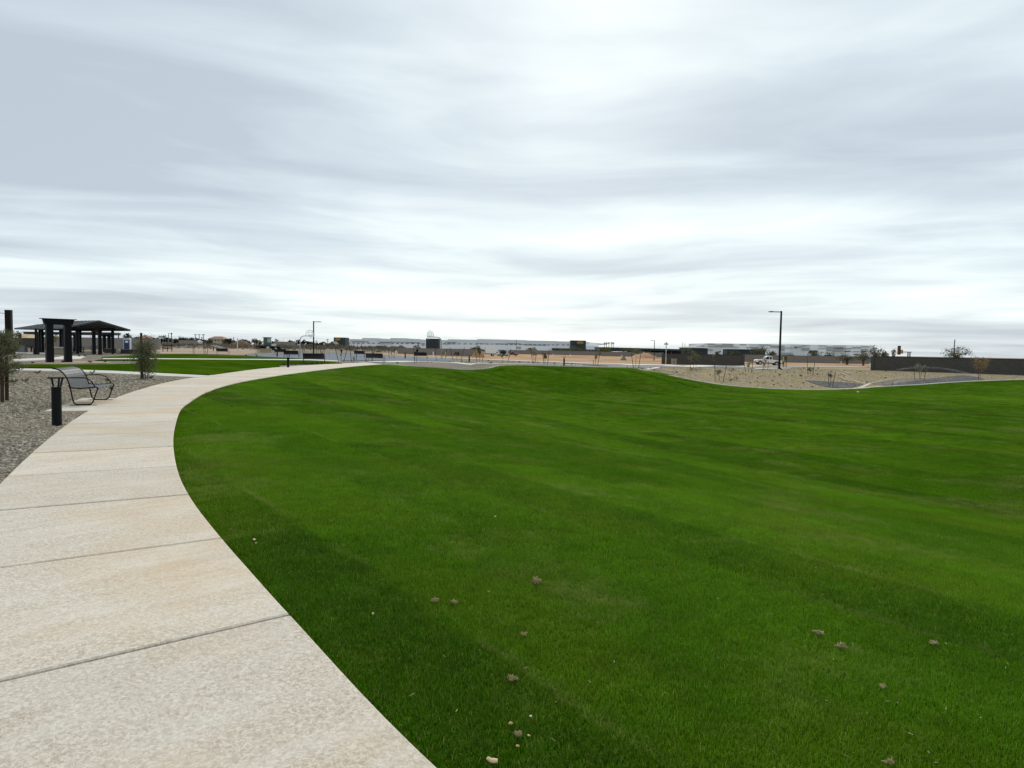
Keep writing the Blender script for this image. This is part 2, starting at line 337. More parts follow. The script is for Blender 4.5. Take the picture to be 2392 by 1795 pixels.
def leaf_mat(name, c1, c2, trans=.3):
    if name in MATS: return MATS[name]
    m = bpy.data.materials.new(name); MATS[name] = m; t, b = pbsdf(m); P = worldpos(t)
    g = nd(t, 'ShaderNodeNewGeometry'); r = g.outputs['Random Per Island']
    c = mixc(t, r, c1, c2); c = mixc(t, ramp(t, noise(t, P, 3, 3), [(.35, 0.0), (.65, .5)]), c, tuple(.65*q for q in c1))
    t.links.new(c, b.inputs['Base Color']); b.inputs['Roughness'].default_value = .8; b.inputs['Specular IOR Level'].default_value = .03
    tr = nd(t, 'ShaderNodeBsdfTranslucent', i={0: c}); mx = nd(t, 'ShaderNodeMixShader', i={0: trans, 1: b.outputs[0], 2: tr.outputs[0]})
    out = next(n for n in t.nodes if n.type == 'OUTPUT_MATERIAL'); t.links.new(mx.outputs[0], out.inputs[0]); return m
def block_mat(name, c1, c2, mortar, bw=.41, bh=.205):
    """concrete block wall: courses in the object's x/z plane"""
    m = bpy.data.materials.new(name); t, b = pbsdf(m); g = nd(t, 'ShaderNodeTexCoord').outputs['Object']
    s = nd(t, 'ShaderNodeSeparateXYZ', i={0: g}); v = nd(t, 'ShaderNodeCombineXYZ', i={0: s.outputs[0], 1: s.outputs[2], 2: 0.0})
    br = nd(t, 'ShaderNodeTexBrick', i={'Vector': v.outputs[0], 'Color1': (*c1, 1), 'Color2': (*c2, 1), 'Mortar': (*mortar, 1), 'Scale': 1.0, 'Mortar Size': .006, 'Brick Width': bw, 'Row Height': bh})
    c = mixc(t, mth(t, 'MULTIPLY', noise(t, g, .6, 4), .3), br.outputs[0], tuple(.6*q for q in c1))
    t.links.new(c, b.inputs['Base Color']); b.inputs['Roughness'].default_value = .9
    bn = nd(t, 'ShaderNodeBump', i={'Strength': .6, 'Distance': .01, 'Height': noise(t, g, 12, 3)}); t.links.new(bn.outputs[0], b.inputs['Normal']); return m
def dirt_mat(name, cols, scale=.05):
    m = bpy.data.materials.new(name); t, b = pbsdf(m); P = worldpos(t)
    a = noise(t, P, scale, 6, .65, .5); f = noise(t, P, 1.1, 5, .7)
    k = mth(t, 'ADD', mth(t, 'MULTIPLY', a, .75), mth(t, 'MULTIPLY', f, .25))
    c = ramp(t, k, [(.32, cols[0]), (.5, cols[1]), (.66, cols[2])])
    t.links.new(c, b.inputs['Base Color']); b.inputs['Roughness'].default_value = .95; b.inputs['Specular IOR Level'].default_value = .1
    bn = nd(t, 'ShaderNodeBump', i={'Strength': 1.0, 'Distance': .12, 'Height': f}); t.links.new(bn.outputs[0], b.inputs['Normal']); return m

M_black = mat('black_powder_coat', (.0035, .0048, .0055), .5, .2, 6, .15, 80, spec=.16)
M_blackwarm = mat('dark_bronze_steel', (.012, .009, .007), .55, .3, 2, .1, 60, spec=.15)
M_bench = mat('charcoal_bench_metal', (.026, .028, .033), .42, .2, 5, .1, 80, spec=.4)
M_greymetal = mat('grey_painted_steel', (.16, .17, .17), .45, .12, 5, spec=.45)
M_galv = mat('pale_galvanised_steel', (.45, .46, .45), .4, .1, 6, metal=.3)
M_white = mat('white_paint', (.78, .78, .76), .45, .05, 3, spec=.45)
M_offwhite = mat('off_white_plastic', (.62, .6, .54), .5, .06, 4)
M_glass = mat('dark_glass', (.02, .025, .03), .08, .2, 2, spec=.6)
M_rubber = mat('black_rubber', (.015, .015, .015), .85, .2, 10)
M_wood = mat('brown_lodgepole', (.066, .045, .03), .9, .3, 18, .6, 60, spec=.05)
M_stake = mat('dark_stained_stake', (.05, .042, .03), .85, .3, 16)
M_bark = mat('grey_brown_bark', (.1, .075, .052), .9, .3, 25, .8, 60)
M_tanwood = mat('pale_timber', (.42, .32, .2), .8, .2, 8)
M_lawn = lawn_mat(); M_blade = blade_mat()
M_gravelL = gravel_mat('grey_tan_gravel', [(.06, .05, .039), (.17, .147, .117), (.3, .265, .21), (.33, .255, .155)], 24, .16)
M_gravelR = gravel_mat('tan_granite', [(.18, .137, .072), (.34, .266, .152), (.45, .36, .218), (.3, .22, .125)], 13, .1, 1.2)
M_riprap = gravel_mat('dark_rock', [(.045, .045, .045), (.1, .1, .1), (.19, .185, .175), (.08, .08, .08)], 4.5, .3, 1.2)
M_path = concrete_mat('washed_concrete', (.43, .362, .272), (.69, .615, .51), (.6, .44, .275))
M_walk = concrete_mat('pale_concrete', (.55, .52, .45), (.66, .63, .57), (.56, .5, .4), .2)
M_joint = mat('joint_sand', (.2, .19, .17), .95, .5, 60, 1., 200)
M_asph = mat('grey_asphalt', (.17, .17, .165), .9, .15, .6, .4, 30)
M_court = mat('blue_grey_court', (.15, .172, .2), .85, .15, .25, spec=.1)
M_dirt = dirt_mat('orange_dirt', [(.2, .1, .045), (.4, .235, .125), (.56, .38, .22)], .06)
M_scrub = dirt_mat('scrub_land', [(.13, .105, .072), (.21, .175, .125), (.29, .245, .185)], .03)
M_pinkdirt = dirt_mat('pink_graded_dirt', [(.27, .19, .13), (.38, .28, .2), (.48, .37, .28)], .08)

# ================================================================== THE SETTING
# base ground, one sheet to the horizon
radii = [0, 2, 4, 6, 8, 10]+[10+1.6*k for k in range(1, 70)]+[122*1.11**k for k in range(1, 36)]
nA = 360; vs = [(0, 0)]; fs = []
for r in radii[1:]: vs += [(r*math.sin(2*PI*j/nA), r*math.cos(2*PI*j/nA)) for j in range(nA)]
for j in range(nA): fs.append((0, 1+(j+1) % nA, 1+j))
for k in range(len(radii)-2):
    for j in range(nA): a = 1+k*nA; b = a+nA; fs.append((a+j, a+(j+1) % nA, b+(j+1) % nA, b+j))
V2 = np.array(vs); zz = zgv(V2[:, 0], V2[:, 1])-.09
dq, _ = seg_dist(V2, np.vstack([LAWN, LAWN[:1]])); zz -= .5*np.where(inside(V2, LAWN), sstep(.5, 3, dq), sstep(1, 4, dq)*(1-sstep(9, 13, dq))*(V2[:, 1] > 50)*.5)
me = bpy.data.meshes.new('ground'); me.from_pydata([(a, b, c) for (a, b), c in zip(vs, zz)], [], fs); me.materials.append(M_scrub); me.update()
me.polygons.foreach_set('use_smooth', [True]*len(me.polygons))
o = bpy.data.objects.new('ground', me); COL.objects.link(o); tag(o, kind='structure')

lawn_outline = np.vstack([PATH_R, FAR3[1:, :2], [(100, 60), (60, 4), (20, -8), (9, -4.5)]])
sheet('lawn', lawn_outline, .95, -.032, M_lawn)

# gravel on the left of the path, round the swings and the shelters
left_bed = [tuple(p) for p in PATH_L[::-1] if p[1] > -4]+[(2, -6), (-14, -8), (-45, 4), (-70, 40), (-100, 98), (-60, 112), (-34, 92), (-22, 82), (-14.2, 66)]
sheet('gravel_bed', left_bed, 2.0, -.05, M_gravelL)
centre_bed = [(-14.0, 63.8), (-11.5, 59.55)]+[tuple(p[:2]+np.array((0, .1))) for p in FAR3[1:60]]+[(38, 80)]+pxpoly([(1700, 858.5), (1560, 857), (1480, 855), (1400, 852.3), (1300, 848.6), (1200, 845), (1100, 841.6), (1000, 837), (950, 834.5), (880, 831)])+[(-34, 97), (-22, 82)]
sheet('planting_bed', centre_bed, 1.6, -.045, M_gravelL)
right_bank = [tuple(p[:2]+np.array((0, .1))) for p in FAR3[34:]]+[(130, 110), (95, 135)]+pxpoly([(2392, 866), (2040, 859), (1900, 858.5), (1800, 859), (1650, 858), (1560, 858), (1480, 857), (1425, 855)])
sheet('gravel_bank', right_bank, 1.6, -.02, M_gravelR)

sheet('dirt_field', pxpoly([(860, 827.2), (950, 831), (1000, 833.4), (1200, 841.4), (1400, 849), (1560, 853), (1750, 855), (2040, 857.5), (2044, 849), (1740, 845), (1560, 838), (1400, 829), (1200, 826.3), (1130, 825.2), (930, 824.3), (850, 823.8)]), 4, -.03, M_dirt)
# far walks, road, court
def strip(name, pxs, width, mat_, lift, step=1.2):
    C = catmull([tuple(at(*p))[:2] for p in pxs], 3); T = np.gradient(C, axis=0); T /= np.linalg.norm(T, axis=1)[:, None]; Nn = np.stack([-T[:, 1], T[:, 0]], 1)
    return sheet(name, np.vstack([C+Nn*width/2, (C-Nn*width/2)[::-1]]), step, lift, mat_)
sheet('lawn_left', pxpoly([(25, 852.5), (190, 852.5), (318, 850.5), (328, 844), (300, 842), (222, 842.5), (240, 839.8), (365, 839.8), (560, 841), (725, 842.5), (780, 846), (800, 850), (760, 851), (700, 850.5), (668, 851.5), (645, 853.5), (655, 856.7), (612, 860.7), (555, 867.7), (498, 876.5), (400, 872), (270, 865.5), (133, 861.5), (25, 859)]), 1.5, .02, M_lawn)
sheet('lawn_upper', pxpoly([(238, 834.5), (365, 828.3), (400, 827.8), (480, 828.8), (560, 831.5), (640, 835), (722, 839.5), (560, 838.5), (365, 837.2), (240, 837)]), 1.6, .02, M_lawn)
sheet('side_walk', pxpoly([(-20, 860.5), (133, 862.5), (270, 867), (400, 873.6), (488, 878), (466, 882), (400, 879.6), (270, 873), (133, 867.5), (-20, 864.5)]), 1.2, .012, M_walk)
sheet('cross_walk', pxpoly([(240, 837.4), (365, 837.6), (560, 838.9), (722, 840), (790, 842.6), (800, 844.5), (725, 842.2), (560, 840.7), (365, 839.5), (240, 839.5)]), 1.4, .014, M_walk)
sheet('swing_plaza', pxpoly([(30, 844.3), (107, 840.6), (186, 838.8), (200, 833), (150, 832), (128, 835.5), (30, 839.5)]), 1.6, .012, M_walk)
sheet('shelter_walk', pxpoly([(10, 825.7), (105, 827), (125, 826), (105, 824.4), (10, 822.8)]), 1.6, .012, M_walk)
sheet('swing_surface', pxpoly([(62, 849.8), (105, 844.8), (185, 843.3), (262, 845.8), (250, 848.6), (150, 850.4)]), 1.6, .012, M_pinkdirt)
sheet('graded_dirt', pxpoly([(365, 826.8), (480, 827.3), (560, 829.5), (600, 826), (600, 816), (480, 813), (365, 814)]), 3, .01, M_pinkdirt)
sheet('basketball_court', pxpoly([(560, 830.2), (660, 836.5), (740, 840.5), (800, 842.4), (870, 842.6), (960, 843), (1062, 844), (1045, 837.4), (960, 833.5), (880, 829.5), (780, 826.5), (640, 825)]), 2, .01, M_court)
strip('far_walk', [(880, 828.3), (950, 832), (1000, 834.5), (1060, 837), (1120, 839.3), (1200, 842.6), (1300, 846.3), (1400, 849.9), (1480, 852.2), (1555, 853.6), (1640, 855), (1750, 855.7), (1850, 856.3), (1950, 857), (2012, 857.4)], 2.6, M_walk, .03)
sheet('road', pxpoly([(1320, 848.3), (1400, 851.4), (1480, 853.7), (1560, 855.2), (1650, 856.5), (1760, 857.2), (1835, 858), (1835, 860.8), (1765, 862.2), (1650, 859.6), (1560, 858.8), (1480, 857.4), (1400, 854.2)]), 2, .012, M_asph)
strip('road_curb', [(1420, 857), (1480, 858.6), (1540, 859.4)], .5, M_walk, .07)
strip('bay_curb', [(1764, 862.9), (1800, 862.3), (1846, 861.3)], .6, M_walk, .09)
strip('near_walk', [(850, 847.3), (905, 845.2), (960, 844.8), (1010, 846.2), (1060, 847.6), (1110, 849.6), (1150, 850.1), (1200, 850.3), (1260, 850.9), (1320, 852), (1366, 853.6)], 1.1, M_walk, .03)
# mowing curb along the far edge of the lawn
C = FAR3[:, :2]; T = np.gradient(C, axis=0); T /= np.linalg.norm(T, axis=1)[:, None]; Nn = np.stack([-T[:, 1], T[:, 0]], 1)
sheet('mow_curb', np.vstack([C-Nn*.04, (C+Nn*.22)[::-1]]), .6, .035, M_walk)
# dark rock aprons where the basin drains
sheet('rock_apron', pxpoly([(1880, 889), (1905, 890), (1960, 893), (2000, 896), (2016, 897.5), (1992, 905.5), (1960, 906.5), (1930, 904.5), (1905, 898)]), 1.0, .02, M_riprap)
sheet('rock_swale', pxpoly([(2060, 900.5), (2100, 895), (2150, 889.5), (2200, 882), (2250, 877), (2285, 882), (2300, 887.5), (2240, 891), (2150, 897), (2080, 901.6)]), 1.0, .02, M_riprap)
sheet('grey_swale', pxpoly([(2036, 897), (2080, 886.5), (2130, 884), (2200, 883), (2150, 889), (2100, 895), (2060, 900.3)]), 1.0, .016, M_gravelL)
strip('spillway', [(1990, 909.3), (2005, 907.5), (2018, 903.5), (2026, 899.5), (2032, 897.2)], .32, M_path, .04, .4)
strip('swale_curb', [(2028, 897.5), (2050, 892.5), (2080, 886.5), (2105, 882.5)], .1, M_path, .04, .4)
strip('apron_curb', [(1975, 880), (1990, 887), (2005, 892.5), (2022, 897.5)], .1, M_path, .04, .4)

# ------------------------------------------------------------------ the path: separate slabs with open joints
sheet('path', np.vstack([PATH_R, PATH_L[::-1]]), .9, -.03, M_joint, zfun=lambda x, y: np.zeros(len(x)))
path_obj = bpy.data.objects['path']
def resample(L, s):
    d = np.r_[0, np.cumsum(np.hypot(*np.diff(L, axis=0).T))]; return np.stack([np.interp(s, d, L[:, 0]), np.interp(s, d, L[:, 1])], 1), d[-1]
dR = np.r_[0, np.cumsum(np.hypot(*np.diff(PATH_R, axis=0).T))]
k0 = int(np.argmin(np.hypot(PATH_R[:, 0]+1.26, PATH_R[:, 1]-3.78))); sJ = dR[k0]
joints = [sJ+1.825*k for k in range(-4, 60) if .2 < sJ+1.825*k < dR[-1]-.3]; joints = [0.0]+joints+[dR[-1]]
PLd = np.r_[0, np.cumsum(np.hypot(*np.diff(PATH_L, axis=0).T))]
def left_s(p):
    s = np.linspace(0, PLd[-1], 1500); q, _ = resample(PATH_L, s); return s[int(np.argmin(np.hypot(q[:, 0]-p[0], q[:, 1]-p[1])))]
ls = [left_s(resample(PATH_R, np.array([s]))[0][0]) for s in joints]; ls[0] = 0; ls[-1] = PLd[-1]
ls = list(np.maximum.accumulate(ls))
for k in range(len(joints)-1):
    g = .015; n = 8
    a = resample(PATH_R, np.linspace(joints[k]+g, joints[k+1]-g, n))[0]; b = resample(PATH_L, np.linspace(ls[k]+g, ls[k+1]-g, n))[0]
    if np.hypot(*(b[-1]-b[0])) < .05: continue
    ring = list(a)+list(b[::-1]); c0 = np.mean(ring, axis=0); top = []; low = []
    e = .014
    for q in ring:
        d = c0-q; d = d/np.linalg.norm(d); top.append((*(q+d*e), 0.0)); low.append((*q, -.007))
    m = len(ring); base = [(x, y, -.06) for x, y, _ in low]
    mb = MB(); mb.add(top+low+base, [tuple(range(m))]+[(m+j, m+(j+1) % m, (j+1) % m, j) for j in range(m)]+[(2*m+j, 2*m+(j+1) % m, m+(j+1) % m, m+j) for j in range(m)])
    o = mb.build('slab', M_path, path_obj); o.location.z = random.uniform(-.003, .003)
# bench pad
pad = pxpoly([(104, 960), (227, 959), (280, 930.5), (192, 930)])
P4 = [Vector((*p, 0)) for p in pad]
mb = MB(); mb.add([(p.x, p.y, z) for z in (-.06, -.004) for p in P4], [(4, 5, 6, 7), (0, 1, 5, 4), (1, 2, 6, 5), (2, 3, 7, 6), (3, 0, 4, 7)])
o = mb.build('bench_pad', M_path); tag(o, kind='structure')

# ------------------------------------------------------------------ scattered stuff (grass, stones)
def scatter(name, P3, scales, protos, tilt, label=None):
    me = bpy.data.meshes.new(name); me.from_pydata([tuple(p) for p in P3], [], [])
    at_ = me.attributes.new('sc', 'FLOAT', 'POINT'); at_.data.foreach_set('value', np.asarray(scales, np.float32))
    o = bpy.data.objects.new(name, me); COL.objects.link(o)
    g = bpy.data.node_groups.new(name+'_scatter', 'GeometryNodeTree')
    g.interface.new_socket('Geometry', in_out='INPUT', socket_type='NodeSocketGeometry'); g.interface.new_socket('Geometry', in_out='OUTPUT', socket_type='NodeSocketGeometry')
    gi = g.nodes.new('NodeGroupInput'); go = g.nodes.new('NodeGroupOutput'); jn = g.nodes.new('GeometryNodeJoinGeometry')
    for p in protos:
        oi = g.nodes.new('GeometryNodeObjectInfo'); oi.inputs['Object'].default_value = p; oi.inputs['As Instance'].default_value = True
        g.links.new(oi.outputs['Geometry'], jn.inputs[0])
    ip = g.nodes.new('GeometryNodeInstanceOnPoints'); ip.inputs['Pick Instance'].default_value = True
    ri = nd(g, 'FunctionNodeRandomValue', data_type='INT'); ri.inputs[4].default_value = 0; ri.inputs[5].default_value = len(protos)-1
    rv = nd(g, 'FunctionNodeRandomValue', data_type='FLOAT_VECTOR'); rv.inputs[0].default_value = (-tilt, -tilt, 0); rv.inputs[1].default_value = (tilt, tilt, 2*PI)
    er = g.nodes.new('FunctionNodeEulerToRotation'); g.links.new(rv.outputs[0], er.inputs[0])
    na = nd(g, 'GeometryNodeInputNamedAttribute', data_type='FLOAT'); na.inputs[0].default_value = 'sc'
    g.links.new(gi.outputs[0], ip.inputs['Points']); g.links.new(jn.outputs[0], ip.inputs['Instance'])
    g.links.new(ri.outputs[2], ip.inputs['Instance Index']); g.links.new(er.outputs[0], ip.inputs['Rotation']); g.links.new(na.outputs[0], ip.inputs['Scale'])
    g.links.new(ip.outputs[0], go.inputs[0])
    md = o.modifiers.new('scatter', 'NODES'); md.node_group = g
    tag(o, label, None, None, 'stuff'); return o
def tuft(seed, n=34, R=.075, dp=.1):
    r = np.random.default_rng(seed); V = []; Fc = []; dry = []
    for _ in range(n):
        a = r.uniform(0, 2*PI); q = R*math.sqrt(r.uniform()); x, y = q*math.cos(a), q*math.sin(a)
        h = r.uniform(.016, .03); w = r.uniform(.0009, .0016); th = r.uniform(0, 2*PI); ln = r.uniform(.15, .95)*h; b = r.uniform(0, 2*PI)
        ux, uy = math.cos(th)*w, math.sin(th)*w; lx, ly = math.cos(b)*ln, math.sin(b)*ln; k = len(V)
        V += [(x-ux, y-uy, -.01), (x+ux, y+uy, -.01), (x-ux*.85+lx*.3, y-uy*.85+ly*.3, h*.6), (x+ux*.85+lx*.3, y+uy*.85+ly*.3, h*.6), (x+lx, y+ly, h*(1-.25*ln/h))]
        Fc += [(k, k+1, k+3, k+2), (k+2, k+3, k+4)]
        dry += [1.0 if r.uniform() < dp else r.uniform(0, .12)]*5
    me = bpy.data.meshes.new('grass_tuft'); me.from_pydata(V, [], Fc); me.materials.append(M_blade)
    me.attributes.new('dry', 'FLOAT', 'POINT').data.foreach_set('value', np.array(dry, np.float32)); me.update()
    return bpy.data.objects.new('grass_tuft', me)
tufts = [tuft(k, 64) for k in range(6)]; wide = [tuft(20+k, 170, .2, .03) for k in range(5)]
def lawn_points(zones, fade=None):
    pts = []; scs = []
    for r0, r1, cell, sc, gap in zones:
        gx, gy = np.meshgrid(np.arange(-14, r1*1.1, cell), np.arange(-1, r1*1.15, cell)); G = np.stack([gx.ravel(), gy.ravel()], 1); G += RNG.uniform(-.5, .5, G.shape)*cell
        d = np.hypot(G[:, 0], G[:, 1])*RNG.uniform(.88, 1.12, len(G)); k = (d >= r0) & (d < r1) & (G[:, 0] > -.98*G[:, 1]-2) & (G[:, 0] < 1.08*G[:, 1]+4)
        if fade: k &= RNG.uniform(0, 1, len(G)) < 1-np.clip((d-fade[0])/(fade[1]-fade[0]), 0, 1)
        G = G[k]; G = G[inside(G, LAWN)]; dd, _ = seg_dist(G, PATH_R); G = G[dd > gap]
        z = zgv(G[:, 0], G[:, 1]); pts.append(np.c_[G, z-.032]); scs.append(RNG.uniform(.75, 1.2, len(G))*sc)
    return np.vstack(pts), np.concatenate(scs)
scatter('grass', *lawn_points(((0, 5, .05, 1.0, .028), (5, 10, .07, 1.2, .07))), tufts, .12, 'short mown grass blades of the lawn beside the path')
scatter('grass', *lawn_points(((9, 17, .14, 1.15, .19), (17, 28, .19, 1.35, .22), (28, 46, .25, 1.5, .3), (46, 85, .33, 1.75, .36))), wide, .1, 'short mown grass blades farther out over the lawn')

M_stone = bpy.data.materials.new('gravel_stone'); t, b = pbsdf(M_stone); rn = nd(t, 'ShaderNodeObjectInfo').outputs['Random']
PW = worldpos(t); tanf = ramp(t, noise(t, PW, .16, 4, .6), [(.38, 0.0), (.56, .9)])
cst = ramp(t, rn, [(0, (.075, .06, .042)), (.4, (.23, .194, .142)), (.8, (.38, .33, .245)), (1, (.55, .49, .385))])
t.links.new(mixc(t, mth(t, 'MULTIPLY', tanf, .55), cst, (.33, .255, .16)), b.inputs['Base Color']); b.inputs['Roughness'].default_value = .85
def stone(seed, flat=.6):
    bm = bmesh.new(); bmesh.ops.create_icosphere(bm, subdivisions=1, radius=1); r = random.Random(seed)
    sx, sy, sz = r.uniform(.75, 1.2), r.uniform(.6, 1), flat*r.uniform(.8, 1.2)
    for v in bm.verts: q = r.uniform(.75, 1.2); v.co = Vector((v.co.x*sx*q, v.co.y*sy*q, v.co.z*sz*q))
    me = bpy.data.meshes.new('gravel_stone'); bm.to_mesh(me); bm.free(); me.materials.append(M_stone); return bpy.data.objects.new('gravel_stone', me)
stones = [stone(k) for k in range(5)]
LB = np.array(left_bed)
pts = []; scs = []
for y0, y1, cell, s0, s1 in ((3, 13, .055, .014, .034), (13, 20, .075, .018, .042), (20, 36, .14, .03, .06)):
    gx, gy = np.meshgrid(np.arange(-30, -3, cell), np.arange(y0, y1, cell)); G = np.stack([gx.ravel(), gy.ravel()], 1); G += RNG.uniform(-.5, .5, G.shape)*cell
    G = G[(G[:, 0] > -.9*G[:, 1]-1.5)]; G = G[inside(G, LB)]; dl, _ = seg_dist(G, PATH_L); G = G[dl > .03]
    G = G[~inside(G, np.array(pad))]; sw = np.array(pxpoly([(-60, 859), (133, 862), (270, 866.5), (400, 873), (490, 877.5), (464, 882.5), (400, 880), (270, 873.5), (133, 868), (-60, 864)])); G = G[~inside(G, sw)]
    G = G[~((G[:, 1] > 30) & (G[:, 0] > -17.5))]
    pts.append(np.c_[G, zgv(G[:, 0], G[:, 1])-.052]); scs.append(RNG.uniform(s0, s1, len(G)))
scatter('gravel_stones', np.vstack(pts), np.concatenate(scs), stones, .6, 'loose grey and tan gravel stones left of the path')
RB = np.array(right_bank); G = np.stack([RNG.uniform(8, 75, 26000), RNG.uniform(58, 100, 26000)], 1); G = G[inside(G, RB)]
M_bstone = mat('bank_stone', (.17, .13, .07), .9, .3, 3, col2=(.5, .41, .255)); bst = []
for s in stones[:3]: q = s.copy(); q.data = s.data.copy(); q.data.materials[0] = M_bstone; bst.append(q)
scatter('gravel_stones', np.c_[G, zgv(G[:, 0], G[:, 1])-.02], RNG.uniform(.025, .09, len(G))*RNG.uniform(.6, 1.3, len(G)), bst, .6, 'loose tan stones on the right gravel bank')
# ================================================================== BIG STRUCTURES
def px2(Y): return Y/FPX          # metres per photo pixel at depth Y
M_blkdark = block_mat('dark_block', (.058, .053, .046), (.078, .071, .061), (.042, .039, .034))
M_blkgrey = block_mat('grey_block', (.21, .185, .165), (.25, .222, .197), (.17, .155, .14))
M_blktan = block_mat('tan_block', (.27, .235, .2), (.31, .27, .23), (.22, .2, .175))
M_cap = mat('wall_cap', (.03, .028, .026), .85, .15, 3)
M_capgrey = mat('pale_wall_cap', (.2, .18, .16), .85, .15, 3)
def wall(P, Q, h, m, capm, label, thick=.22, base=None, pil=True):
    P, Q = Vector(P), Vector(Q); d = Q-P; L = math.hypot(d.x, d.y); z0 = min(P.z, Q.z) if base is None else base
    r = thing('block_wall', (P.x, P.y, z0), label, 'wall', None, math.atan2(d.y, d.x))
    b = MB(); b.box((L/2, 0, h/2-.2), (L, thick, h+.4)); b.build('wall_body', m, r)
    c = MB(); c.box((L/2, 0, h+.04), (L+.1, thick+.08, .08)); c.build('coping', capm, r)
    if pil:
        for x in (0.0, L): q = MB(); q.box((x, 0, h/2-.15), (.42, .42, h+.5)); q.build('pier', m, r)
    return r
wall(gnd(2040, 104), gnd(2520, 84), 2.13, M_blkdark, M_cap, 'long dark brown block wall on the right behind the sprinkler spray')
wall(gnd(1549, 133), gnd(1737, 133), 2.05, M_blkdark, M_cap, 'dark brown block wall beside the green street sign, left of the white pickup')
wall(gnd(1737, 197), gnd(2075, 190), 1.95, M_blkgrey, M_capgrey, 'low grey block wall behind the white pickup and lamp post')
wall(gnd(931, 205), gnd(1128, 205), 2.15, M_blkgrey, M_capgrey, 'grey block wall behind the right basketball hoop')
wall(gnd(1190, 330), gnd(1405, 330), 1.9, M_blkgrey, M_capgrey, 'low grey block wall across the orange dirt field in front of the warehouse')
wall(gnd(1405, 300), gnd(1549, 300), 1.9, M_blkgrey, M_capgrey, 'pale block wall behind the thin lamp post left of the street sign')
wall(gnd(88, 150), gnd(372, 150), 2.35, M_blktan, M_capgrey, 'tan block wall behind the picnic shelters and blue portable toilet')
wall(gnd(418, 330), gnd(462, 330), 3.0, M_blktan, M_capgrey, 'short pale block wall below the palms with flat crowns', pil=False)
wall(gnd(640, 330), gnd(690, 330), 3.1, M_blktan, M_capgrey, 'pale tan block wall just left of the left basketball hoop', pil=False)

# warehouses far behind ------------------------------------------------
M_whband = mat('pale_grey_panel', (.72, .72, .72), .6, .05, .05)
M_whwhite = mat('white_wall_panel', (.9, .9, .89), .6, .03, .05)
M_whgrey = mat('mid_grey_panel', (.4, .4, .4), .6, .06, .05)
M_whdark = mat('charcoal_wall_panel', (.035, .045, .047), .6, .12, .05)
M_whblue = mat('blue_grey_stripe', (.25, .29, .34), .6, .06, .05)
M_yellow = mat('yellow_emblem', (.65, .45, .03), .5, .05, 1)
def facebox(parent, name, x0, y0, x1, y1, Y, m, depth=2.0, zbase=None):
    """a flat block of a far facade given by the photo rectangle it fills at depth Y"""
    a = pt(x0, y0, Y); b = pt(x1, y1, Y); lo = b.z if zbase is None else zbase
    zt = (a.z+pt(x1, y0, Y).z)/2; lo = (b.z+pt(x0, y1, Y).z)/2 if zbase is None else zbase
    c = Vector(((a.x+b.x)/2, Y+depth/2, (zt+lo)/2))-parent.location
    q = MB(); q.box(c, (abs(b.x-a.x), depth, zt-lo)); return q.build(name, m, parent)
def emblem(parent, cx, cy, rw, rh, Y):
    c = pt(cx, cy, Y); k = px2(Y); e = MB(); n = 28
    prof = [(c.x-parent.location.x+rw*k*math.cos(2*PI*j/n), c.z-parent.location.z+rh*k*math.sin(2*PI*j/n)) for j in range(n)]
    e.prism(prof, Y-.3-parent.location.y, Y+.02-parent.location.y); o = e.build('emblem', M_yellow, parent)
    e = MB(); prof = [(c.x-parent.location.x+rw*.86*k*math.cos(2*PI*j/n), c.z-parent.location.z+rh*.74*k*math.sin(2*PI*j/n)) for j in range(n)]
    e.prism(prof, Y-.36-parent.location.y, Y-.28-parent.location.y); o2 = e.build('emblem_field', mat('dark_emblem_field', (.06, .05, .02), .5), o)
    e = MB()
    for j in range(7): e.box((c.x-parent.location.x+(j-3)*rw*.2*k, Y-.4-parent.location.y, c.z-parent.location.z), (rw*.12*k, .1, rh*.62*k))
    e.build('emblem_lettering', M_yellow, o)
YW = 800
wh = thing('warehouse', gnd(1090, YW), 'long pale grey warehouse with a stepped roofline behind the basketball court', 'warehouse')
steps = [(806, 846, 792.4), (846, 885, 790.2), (885, 912, 792.2), (912, 953, 790.3), (953, 981, 792.2), (981, 1046, 794.2), (1046, 1115, 793.6), (1115, 1186, 793.2), (1186, 1229, 794.6), (1229, 1301, 796.4), (1301, 1374, 798.2)]
zb_ = -3
for k, (a, b, y) in enumerate(steps):
    facebox(wh, 'wall', a, y, b, 830, YW+(k % 2)*1.2, M_whband, 90, zb_)
    h_ = 815+(a+b)/2*.0175-.0175*1196
    facebox(wh, 'lower_wall', a, y+12.2, b, 830, YW-1.4, M_whwhite, 1.2, zb_)
for a, b, y in ((820, 857, 797), (915, 980, 799.3), (1040, 1066, 799.4), (1114, 1142, 803), (1153, 1184, 803), (1184, 1216, 802), (1220, 1276, 806)):
    facebox(wh, 'stripe', a, y, b, y+1.1, YW-1.0, M_whblue, .9)
x = 812
while x < 1362:
    if not (776 < x < 808 or 990 < x < 1030 or 1328 < x < 1372):
        y = 803+(x-1090)*.0068+(.8 if x > 1180 else 0); facebox(wh, 'window', x, y, x+random.uniform(5.5, 7.5), y+1.3, YW-1.75, M_glass, .6)
    x += random.choice((10.5, 11, 13.5))
for a, b, y0, y1 in ((857, 861, 797, 800.5), (1207, 1217, 810, 815), (985, 992, 803, 808)): facebox(wh, 'dock_door', a, y0, b, y1, YW-1.8, M_whgrey, .6)
facebox(wh, 'canopy', 886, 798.6, 912, 800.2, YW-8, M_whblue, 8); facebox(wh, 'entry_block', 888, 800.2, 911, 813, YW-5, M_whwhite, 6)
facebox(wh, 'canopy', 860, 809.6, 876, 810.6, YW-8, M_whdark, 8); facebox(wh, 'canopy', 878, 808.4, 900, 811.5, YW-9, M_whdark, 8)
